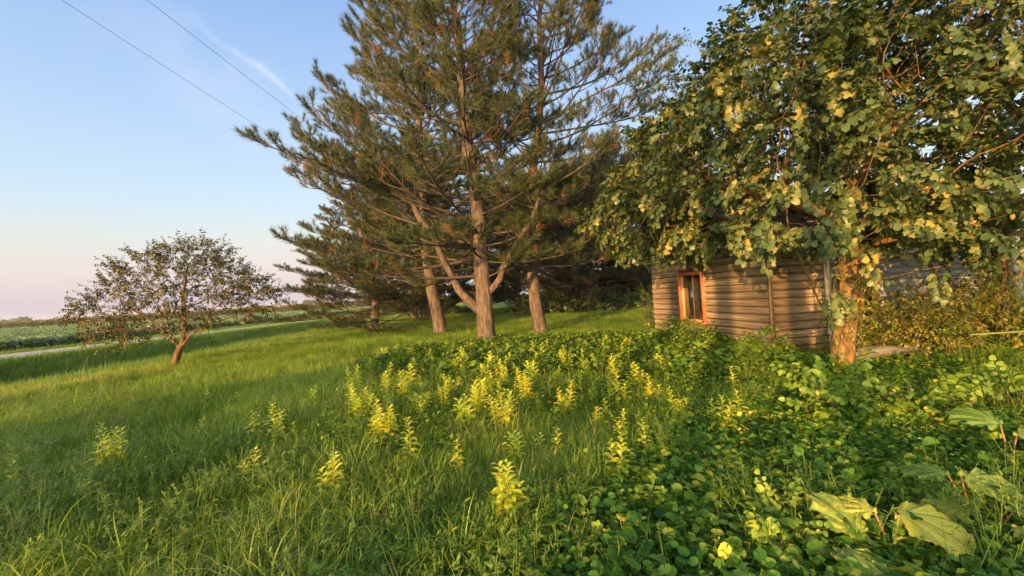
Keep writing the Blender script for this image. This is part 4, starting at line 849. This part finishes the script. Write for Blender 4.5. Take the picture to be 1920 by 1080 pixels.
# ------------------------------------------------------------------ yellow saplings (x, y, height, width, stems, leaves apart, label)
SAP = [
(-0.10,3.20,0.40,0.25,5,1,'tallest yellow leafy sapling in the centre foreground beside the ivy edge'),
(-1.60,3.76,0.32,0.19,3,1,'yellow green sapling among long grass left of the centre foreground one'),
(-2.50,4.15,0.25,0.21,3,1,'yellow sapling behind the arching grass clump in the left foreground'),
(-4.25,4.69,0.51,0.40,5,1,'branching yellow sapling clump farthest left on the open grass slope'),
(-5.01,4.50,0.21,0.21,1,1,'single yellow sapling cut close to the left picture edge'),
(-3.74,3.99,0.13,0.19,2,0,'low green sapling half sunk in grass below the far left clump'),
(-1.07,4.35,0.40,0.13,1,1,'slender upright green yellow sapling with a single stem in mid grass'),
(-1.51,5.03,0.47,0.38,7,1,'dense bushy yellow sapling clump left of the picture middle'),
(-0.57,4.05,0.27,0.16,2,1,'leaning yellow green sapling just up the slope from the tallest one'),
(-0.07,4.32,0.24,0.18,3,1,'small bright sapling directly behind the tallest foreground sapling'),
(-0.22,5.48,0.36,0.32,6,1,'rounded bushy yellow green clump in the middle of the patch'),
(-0.53,6.02,0.45,0.24,4,1,'upright yellow clump touching the left of the rounded middle clump'),
(0.80,3.83,0.34,0.16,2,1,'bright yellow sapling leaning left where grass meets ivy'),
(1.17,4.34,0.30,0.11,1,1,'thin bright yellow sapling standing alone above the grass meets ivy one'),
(0.93,3.22,0.21,0.17,3,1,'green sapling rising out of the ivy in the lower right middle'),
(0.35,4.48,0.19,0.14,2,0,'little pale sapling with folded leaves in the dry grass tuft'),
(0.61,6.03,0.37,0.20,2,1,'brightest columnar yellow sapling above the dry grass tuft'),
(2.15,4.82,0.32,0.26,4,1,'yellow green sapling clump at the edge of the cabin side ivy'),
(2.50,5.14,0.31,0.15,1,1,'yellow sapling touching the right of the cabin side clump'),
(3.16,6.65,0.31,0.16,1,1,'single yellow sapling in shade in front of the cabin corner'),
(1.93,5.49,0.31,0.28,4,1,'rounded yellow clump in the dark weeds toward the cabin'),
(1.90,6.50,0.29,0.28,3,1,'low yellow sapling in front of the cabin window wall weeds'),
(1.08,4.91,0.21,0.16,2,0,'small yellow sapling right of the brightest columnar one'),
(1.06,5.67,0.19,0.20,3,0,'low three stemmed yellow sapling in pale grass'),
(-1.32,6.30,0.28,0.33,5,1,'low wide yellow clump just above the dense bushy clump'),
(-1.77,7.09,0.45,0.28,4,0,'yellow green clump in the row left of the thick pine trunk'),
(-2.10,6.08,0.46,0.39,7,1,'wide yellow green clump at the left end of the sapling row'),
(-2.90,8.07,0.42,0.38,4,0,'yellow clump highest at the left end of the sapling row'),
(-3.16,6.86,0.29,0.32,5,0,'green rounded clump standing alone left of the sapling row'),
(-3.22,5.52,0.31,0.26,3,1,'yellow green sapling left one of the trio on the slope'),
(-2.81,5.25,0.42,0.16,2,1,'tall middle sapling of the trio on the slope'),
(-2.65,5.30,0.19,0.15,2,1,'short right sapling of the trio on the slope'),
(-4.66,7.54,0.20,0.23,2,0,'small green sapling high on the open slope'),
(-4.15,6.64,0.14,0.17,2,0,'small yellow sapling just below the high slope one'),
(-5.35,7.78,0.23,0.15,1,0,'faint single sapling farthest up the left slope'),
(-4.09,5.72,0.20,0.24,2,0,'pale sapling hidden in grass between the far left clump and the trio'),
(-3.81,4.63,0.10,0.10,1,0,'tiny yellow sprout right of the far left clump'),
(-0.92,3.18,0.06,0.07,1,0,'tiny yellow sprout beside the long grass near the bottom'),
(0.17,4.60,0.13,0.11,2,0,'small sprout left of the little pale sapling'),
(0.10,6.73,0.43,0.28,4,0,'yellow green clump below the thick pine trunk'),
(-1.06,7.38,0.30,0.43,6,0,'wide green clump below left of the thick pine trunk'),
]
SAPFAR = [(0.06,9.24,0.37),(0.59,9.86,0.41),(1.00,8.92,0.39),(0.91,6.93,0.30),(-1.14,9.79,0.41),(-2.61,10.16,0.29),(1.63,8.70,0.43),(2.13,9.29,0.38),(1.86,7.25,0.34),(-1.71,11.40,0.40),(-0.50,9.56,0.36),(-2.08,10.47,0.38),(-2.86,9.02,0.34),(-3.46,9.20,0.24),(-4.28,9.86,0.27),(-4.22,8.75,0.24),(1.02,6.40,0.23),(1.45,7.16,0.25),(0.59,7.41,0.30),(-0.28,7.65,0.32),(-0.63,8.20,0.32),(-1.55,8.47,0.35),(-2.14,9.36,0.31),(-2.25,7.77,0.30),(-2.29,7.04,0.31),(-2.89,7.19,0.21),(2.59,8.21,0.32),(3.14,8.91,0.37),(2.82,9.75,0.34),(2.76,11.10,0.33),(1.58,10.25,0.36),(2.85,7.39,0.26),(0.28,8.17,0.34),(-1.18,11.36,0.33),(2.02,10.07,0.38),(-3.75,7.06,0.19),(0.25,6.01,0.25),(0.91,5.38,0.19),(-1.11,6.60,0.27),(-0.80,5.98,0.21)]

LEAFV = []
for s_ in range(6):
    V, T = leaf('obovate', 1.0, .3, .25+.12*s_, s_); me_ = mesh_np('leaf', V, [T], M['yellow'], np.full(len(V), s_/6+.08)); LEAFV.append(me_)
def sapling_layout(h, wd, ns, seed, dens=1.0):
    r = random.Random(seed); stems = []; leaves = []
    for q in range(ns):
        a = q*6.283/max(ns, 1)+r.uniform(-.5, .5); o = wd*.5*(r.uniform(.3, .8) if ns > 1 else 0); hh = h*(1 if q == 0 else r.uniform(.55, .95)); tilt = r.uniform(.05, .12) if ns == 1 else r.uniform(.0, .08)
        base = np.array([o*.4*math.cos(a), o*.4*math.sin(a), -.02]); top = np.array([o*math.cos(a)+tilt*math.cos(a)*hh, o*math.sin(a)+tilt*math.sin(a)*hh, hh]); mid = (base+top)/2+np.array([r.uniform(-.02, .02), r.uniform(-.02, .02), 0])
        stems.append([base, mid, top]); n = max(9, int(hh/.0115*dens)); ga = r.uniform(0, 6)
        for k in range(n):
            f = .10+.90*(k/(n-1)); p = (base*(1-f)+top*f) if f > .02 else base; ga += 2.4+r.uniform(-.3, .3)
            sz = .076*(h/.42)**.35*(1.05-.55*max(0, f-.55)/.45)*r.uniform(.75, 1.15)*(1 if f > .25 else .85); up = .15+1.15*f**1.3+r.uniform(-.3, .3)
            leaves.append((p, ga, up, sz, k))
    return stems, leaves
def leaf_matrix(p, az, up, sz):
    ax = Vector((math.cos(az), math.sin(az), up)).normalized(); nm = Vector((-math.cos(az)*up, -math.sin(az)*up, 1)).normalized(); x = ax.cross(nm).normalized(); z = x.cross(ax)
    m = Matrix((x, ax, z)).transposed().to_4x4(); return Matrix.Translation(Vector(p)+ax*.008) @ m @ Matrix.Scale(sz, 4)
GS = 'yellow green saplings scattered through the grass'
for k, (x, y, h, wd, ns, apart, lb) in enumerate(SAP):
    h = h*1.12+.04; root = thing('leafy_sapling', lb, 'sapling', (x, y, gz(x, y)), random.uniform(0, 6), GS); st, lv = sapling_layout(h*(.85 if k == 3 else 1), wd*(.8 if k == 3 else 1), ns, k+1, 1.0 if y < 7 else .85)
    b = MB()
    for P in st: b.tube(P, [.006, .0045, .002], 5)
    link('stem', b.mesh('stem', M['stem'], True), root)
    if apart and y < 5.6:
        for (p, az, up, sz, q) in lv:
            o = link('leaf', LEAFV[random.randrange(6)], root); o.matrix_local = leaf_matrix(p, az, up, sz)
    else:
        b = MB()
        for (p, az, up, sz, q) in lv:
            V, T = leaf('obovate', 1.0, .3, .3+.1*(q % 4), q); mm = np.array(leaf_matrix(p, az, up, sz*1.1)); b.add(V@mm[:3, :3].T+mm[:3, 3], T=T, a=random.random())
        link('foliage', b.mesh('foliage', M['yellow']), root)
protos = []
for s_ in range(6):
    st, lv = sapling_layout(.36, .20, 1+s_ % 5, 200+s_, .9); b = MB(); b2 = MB()
    for P in st: b2.tube(P, [.006, .0045, .002], 4)
    for (p, az, up, sz, q) in lv:
        V, T = leaf('obovate', 1.0, .3, .3+.1*(q % 4), q); mm = np.array(leaf_matrix(p, az, up, sz*1.25)); b.add(V@mm[:3, :3].T+mm[:3, 3], T=T, a=random.random()*.8)
    protos.append((b.mesh('foliage', M['yellow'] if s_ % 3 else M['lime']), b2.mesh('stem', M['stem'], True)))
rx = random.Random(77)
while len(SAPFAR) < 135:
    x, y = rx.uniform(-4.2, 3.6), rx.uniform(5.6, 12)
    if abs(x+.3) < 1.0+.32*(y-4) and all(math.hypot(x-q[0], y-q[1]) > .33 for q in SAPFAR) and all(math.hypot(x-q[0], y-q[1]) > .3 for q in SAP): SAPFAR.append((x, y, rx.uniform(.22, .38)))
def sapling_labels():
    cols = ((-.42, 'left of the leaning pine trunk'), (-.27, 'below the leaning pine trunk'), (-.14, 'between leaning and thick trunks'), (.0, 'below the thick forked trunk'), (.1, 'below the slender pine trunk'), (.22, 'below the open lawn'), (.33, 'below the far cabin corner'), (9, 'below the red framed window'))
    rows = ((6.6, 'in the nearest row'), (7.8, 'in the middle rows'), (9.3, 'in the far rows'), (99, 'highest up the patch'))
    lab = []
    for k, (x, y, h) in enumerate(SAPFAR):
        c = next(n for v, n in cols if x/y < v); r_ = next(n for v, n in rows if y < v)
        lab.append(('taller' if h > .31 else 'short')+' '+('yellow' if k % 6 % 3 else 'lime green')+' sapling '+r_+' '+c)
    for t in set(lab):
        ix = sorted([i for i, q in enumerate(lab) if q == t], key=lambda i: SAPFAR[i][0]/SAPFAR[i][1])
        names = {1: [''], 2: ['left-hand ', 'right-hand '], 3: ['left-hand ', 'middle ', 'right-hand ']}.get(len(ix)) or ['leftmost ', 'second ', 'third ', 'fourth ', 'fifth ', 'sixth ', 'seventh ', 'eighth ', 'ninth '][:len(ix)-1]+['rightmost ']
        for i, n in zip(ix, names): lab[i] = n+t
    return lab
SAPLAB = sapling_labels()
for k, (x, y, h) in enumerate(SAPFAR):
    root = thing('leafy_sapling', SAPLAB[k], 'sapling', (x, y, gz(x, y)), random.uniform(0, 6), 'saplings crowded below the pines')
    root.scale = (h*1.25/.36*random.uniform(.85, 1.15), h*1.3/.36, h*1.3/.36); root.rotation_euler = (random.uniform(-.16, .16), random.uniform(-.16, .16), random.uniform(0, 6)); f_, s2 = protos[k % 6]; link('foliage', f_, root); link('stem', s2, root)
# ------------------------------------------------------------------ large leaved burdock plants, right foreground
def burdock(label, x, y, leaves):
    root = thing('burdock_plant', label, 'burdock', (x, y, gz(x, y)), 0, 'large leaved burdock plants in the ivy')
    for k, (dx, dy, z, size, az, tilt, roll) in enumerate(leaves):
        nn_ = 64; rs_ = random.Random(int(x*100)+k); VV = [(0, .10, 0)]; at = [1]; ph = rs_.uniform(0, 6)
        for ri, rf_ in enumerate((.3, .62, .86, 1.0)):
            for i_ in range(nn_):
                t_ = -math.pi/2+.16+(2*math.pi-.32)*i_/(nn_-1); rr_ = .43+.22*max(0, math.cos(t_-math.pi/2))**2+(.026*math.sin(11*t_+ph)+.02*math.sin(27*t_)+rs_.uniform(-.008, .008))*(rf_**3)
                px_ = rr_*math.cos(t_)*1.0; py_ = .42+rr_*math.sin(t_); X1 = px_*rf_; Y1 = .10+(py_-.10)*rf_
                VV.append((X1, Y1, .05*abs(X1)-.55*(Y1-.2)**2-.35*X1*X1+rf_**2*(.05*math.sin(7*t_+ph)+.025*math.sin(15*t_+2*ph))))
                at.append(1.0 if i_ % 8 == 0 and ri < 3 else (.9 if abs(i_-nn_/2) < 1 else 0))
        TT = [(0, i, i+1) for i in range(1, nn_)]; QQ = [(1+a_*nn_+i, 1+(a_+1)*nn_+i, 2+(a_+1)*nn_+i, 2+a_*nn_+i) for a_ in range(3) for i in range(nn_-1)]
        me = mesh_np('leaf_blade', VV, [np.array(TT), np.array(QQ)], M['bigleaf'], np.array(at), True); o = link('leaf_blade', me, root)
        ax = Vector((math.cos(az)*math.cos(tilt), math.sin(az)*math.cos(tilt), math.sin(tilt))); up = Vector((-math.cos(az)*math.sin(tilt), -math.sin(az)*math.sin(tilt), math.cos(tilt))); up = Quaternion(ax, roll) @ up; X_ = ax.cross(up)
        o.matrix_local = Matrix.Translation((dx, dy, z)) @ Matrix((X_, ax, up)).transposed().to_4x4() @ Matrix.Scale(size, 4)
        b = MB(); q = Vector((dx, dy, z)); b.tube([(dx*.15, dy*.15, -.05), (dx*.6, dy*.6, z*.55), tuple(q+ax*.02*size)], [.009, .007, .005], 6); link('leaf_stalk', b.mesh('leaf_stalk', M['stem_red'], True), root)
burdock('burdock with one upright pointed leaf at the lower right foreground', 1.90, 2.60, [(-.04, -.05, .15, .27, 1.95, .85, -.1)])
burdock('burdock with the widest yellow lit drooping leaf near the lower right corner', 2.06, 2.55, [(.04, .06, .25, .31, -.75, -.02, .35), (-.05, .08, .24, .2, 2.4, .35, -.2)])
burdock('burdock with a rounded notched green leaf lying flat at the bottom edge', 1.69, 2.40, [(0, 0.06, .17, .25, -1.6, .15, .0)])
burdock('burdock with a yellow ruffled leaf on a reddish stalk at the right', 2.86, 2.92, [(.02, 0.1, .24, .30, -.7, -.02, .3), (-.05, .1, .25, .22, 2.4, .2, -.2)])
burdock('burdock spreading flat green leaves below the reddish stalked one', 2.75, 2.72, [(-.08, .04, .16, .28, 2.8, .02, -.1), (.08, -.05, .17, .30, -.3, -.05, .2), (.0, -.14, .15, .22, -1.4, -.1, .1)])
burdock('tall burdock with erect pale leaf on a thick stalk at the right picture edge', 4.0, 3.75, [(-.05, 0, .30, .30, 2.2, .5, -.3), (.03, -.03, .22, .24, -.4, .25, .3)])
# ------------------------------------------------------------------ leafy sprouts and shrubs near the cabin
source_col('sprout', [spray(M['lime'], 'heart', 9, .34, .10, 90+s, .25, petiole=.03) for s in range(3)])
source_col('greenshrub', [spray(M['weed'], 'ovate', 9, .26, .075, 95+s, .35) for s in range(2)]+[spray(M['lime'], 'ovate', 8, .24, .07, 98, .35)])
for (x, y, rx, hh, n, lb) in ((3.55, 4.95, .42, .62, 52, 'bright heart leaved sprout clump in front of the tree base'), (4.15, 4.85, .25, .45, 16, 'heart leaved sprout with few broad leaves right of the bright clump'), (3.22, 5.0, .2, .40, 13, 'small heart leaved sprout left of the bright clump'),
        (4.55, 4.75, .25, .42, 14, 'drooping broad leaved sprout in the ivy well right of the tree base'), (5.25, 4.9, .35, .5, 24, 'leafy sprout at the right picture edge by the dark hollow'), (1.36, 2.5, .14, .22, 9, 'pale heart leaved sprout at the bottom edge of the ivy'), (1.62, 2.8, .15, .2, 8, 'low pale sprout in the ivy behind the bottom edge one')):
    shrub('leafy_sprout', lb, 'sprout', x, y, rx, rx, hh, 'sprout', n, (.5, .9) if y > 4 else (.4, .6), 'leafy sprouts growing in the ivy', 4)
for (x, y, rx, ry, hh, key, n, lb) in ((4.35, 11.0, .5, 1.0, .62, 'greenshrub', 130, 'low weedy bush under the red framed window'), (4.75, 8.75, .45, .35, .62, 'greenshrub', 80, 'weedy bush below the outer cabin corner'), (4.62, 13.3, .35, .9, .55, 'greenshrub', 80, 'weeds at the foot of the far end of the cabin wall'),
        (5.0, 17.0, .45, .45, 1.6, 'greenshrub', 90, 'thin young shrub standing in the lawn beyond the far cabin corner'),
        (7.3, 8.3, .9, .6, 1.1, 'vineleaf', 520, 'olive leaved shrub in front of the porch right of the tree'), (9.1, 8.7, .9, .7, 1.75, 'vineleaf', 750, 'larger olive leaved shrub in front of the porch post'), (10.9, 8.6, 1.0, .8, 2.5, 'vineleaf', 800, 'tall orange tinged vine thicket at the right picture edge'), (6.3, 8.6, .4, .4, .9, 'vineleaf', 130, 'small vine bush touching the right side of the tree base'), (8.2, 8.9, .9, .6, 1.7, 'vineleaf', 520, 'middle olive vine bush between the tree and the porch post'), (9.9, 8.0, .9, .7, 1.25, 'greenshrub', 260, 'green leafy bush before the vine thicket at the right'), (7.0, 9.3, .6, .4, 1.8, 'vineleaf', 380, 'vine bush climbing beside the porch window'), (11.6, 7.6, .9, .9, 2.9, 'vineleaf', 700, 'outermost vine thicket cut by the right picture edge')):
    shrub('shrub', lb, 'shrub', x, y, rx, ry, hh, key, n, (.75, 1.2), 'shrubs growing against the cabin', 9)
cv = thing('climbing_vine', 'leafy vine climbing around the orange lit tree trunk', 'vine', (5.41, 7.55, 0)); b = MB(); P = []
for q in range(4):
    P.append([(.2*math.cos(q*1.6+t*2.2)+.06+t*.2-.05, .2*math.sin(q*1.6+t*2.2), t*2.1) for t in np.linspace(0, 1, 14)]); b.tube(P[-1], .009, 4)
link('stems', b.mesh('stems', M['twig'], True), cv); Q_ = np.array([p for c_ in P for p in c_ for _ in range(3)]); Q_ = Q_[(Q_[:, 0] > .12) | (RNG.random(len(Q_)) < .35)]; D_ = RNG.normal(0, .6, Q_.shape)+np.array([.1, -.6, -.2])
scatter('foliage', 'vineleaf', Q_+RNG.normal(0, .04, Q_.shape), dirs_to_euler(D_, 1), RNG.uniform(.6, 1.1, len(Q_)), cv)['kind'] = 'stuff'
rl = thing('fallen_branch', 'pale thin branch lying level across the dark hollow at the right edge', 'branch', (8.6, 6.9, gz(8.6, 6.9)))
b = MB(); b.tube([(-1.6, .1, .58), (-.3, .0, .60), (1.0, -.05, .66), (2.4, 0, .70)], [.014, .02, .024, .026], 6); link('wood', b.mesh('wood', M['stem'], True), rl)
# ------------------------------------------------------------------ wires
wire('power_line', (-11.64, -8, 10.35), (-10.5, 44, 10.35), .42, 'left one of two thin dark wires crossing the upper left sky')
wire('power_line', (-10.0, -8, 10.35), (-7.75, 44, 10.35), .42, 'right one of two thin dark wires crossing the upper left sky')

# ------------------------------------------------------------------ trees behind the viewer whose shade falls across the yard
rg3 = np.random.default_rng(40)
att = blobs([((0, 0, 7.5), (1.6, 1.6, 2.8))], 500, rg3)
sh0, _ = broadleaf('slender tree behind the viewer in line with the cabin corner', 'tree', (-2.3, -6.4, 0), att, [([(0, 0, -.2), (.03, 0, 1), (.0, .03, 2), (.04, 0, 3), (0, 0, 4), (0, 0, 5)], -1)], 'ovate_dark', M['bark'], per=1, cntmax=4, r_max=.2, seed=14, di=3, dk=.5, step=.35)
for (x, y, rz, sc, lb) in ((-3.45, -5.6, 2, 1.0, 'slender tree behind the viewer in line with the red framed window'), (-4.7, -4.9, 4, .9, 'slender tree behind the viewer in line with the far end of the cabin wall')):
    c = copy_tree(sh0); c.location = (x, y, 0); c.rotation_euler = (0, 0, rz); c.scale = (sc,)*3; c['label'] = lb
c = copy_tree(ft); c.location = (-15.8, -13.6, gz(-15.8, -13.6)); c.rotation_euler = (0, 0, 4.2); c.scale = (.6,)*3; c['label'] = 'leafy tree standing behind the viewer nearest the gravel road'

# ------------------------------------------------------------------ thin evening haze
hm = bpy.data.materials.new('haze'); hm.use_nodes = True; ht = hm.node_tree; ht.nodes.clear(); ho = ht.nodes.new('ShaderNodeOutputMaterial'); hv = ht.nodes.new('ShaderNodeVolumePrincipled')
hv.inputs['Color'].default_value = (.86, .88, .92, 1); hv.inputs['Density'].default_value = .00022; hv.inputs['Anisotropy'].default_value = 0; ht.links.new(hv.outputs[0], ho.inputs['Volume'])
b = MB(); b.box((-3600, -500, -3), (3600, 3600, 20)); tag(link('haze', b.mesh('haze', hm)), 'thin evening haze over the fields', 'haze', kind='stuff')
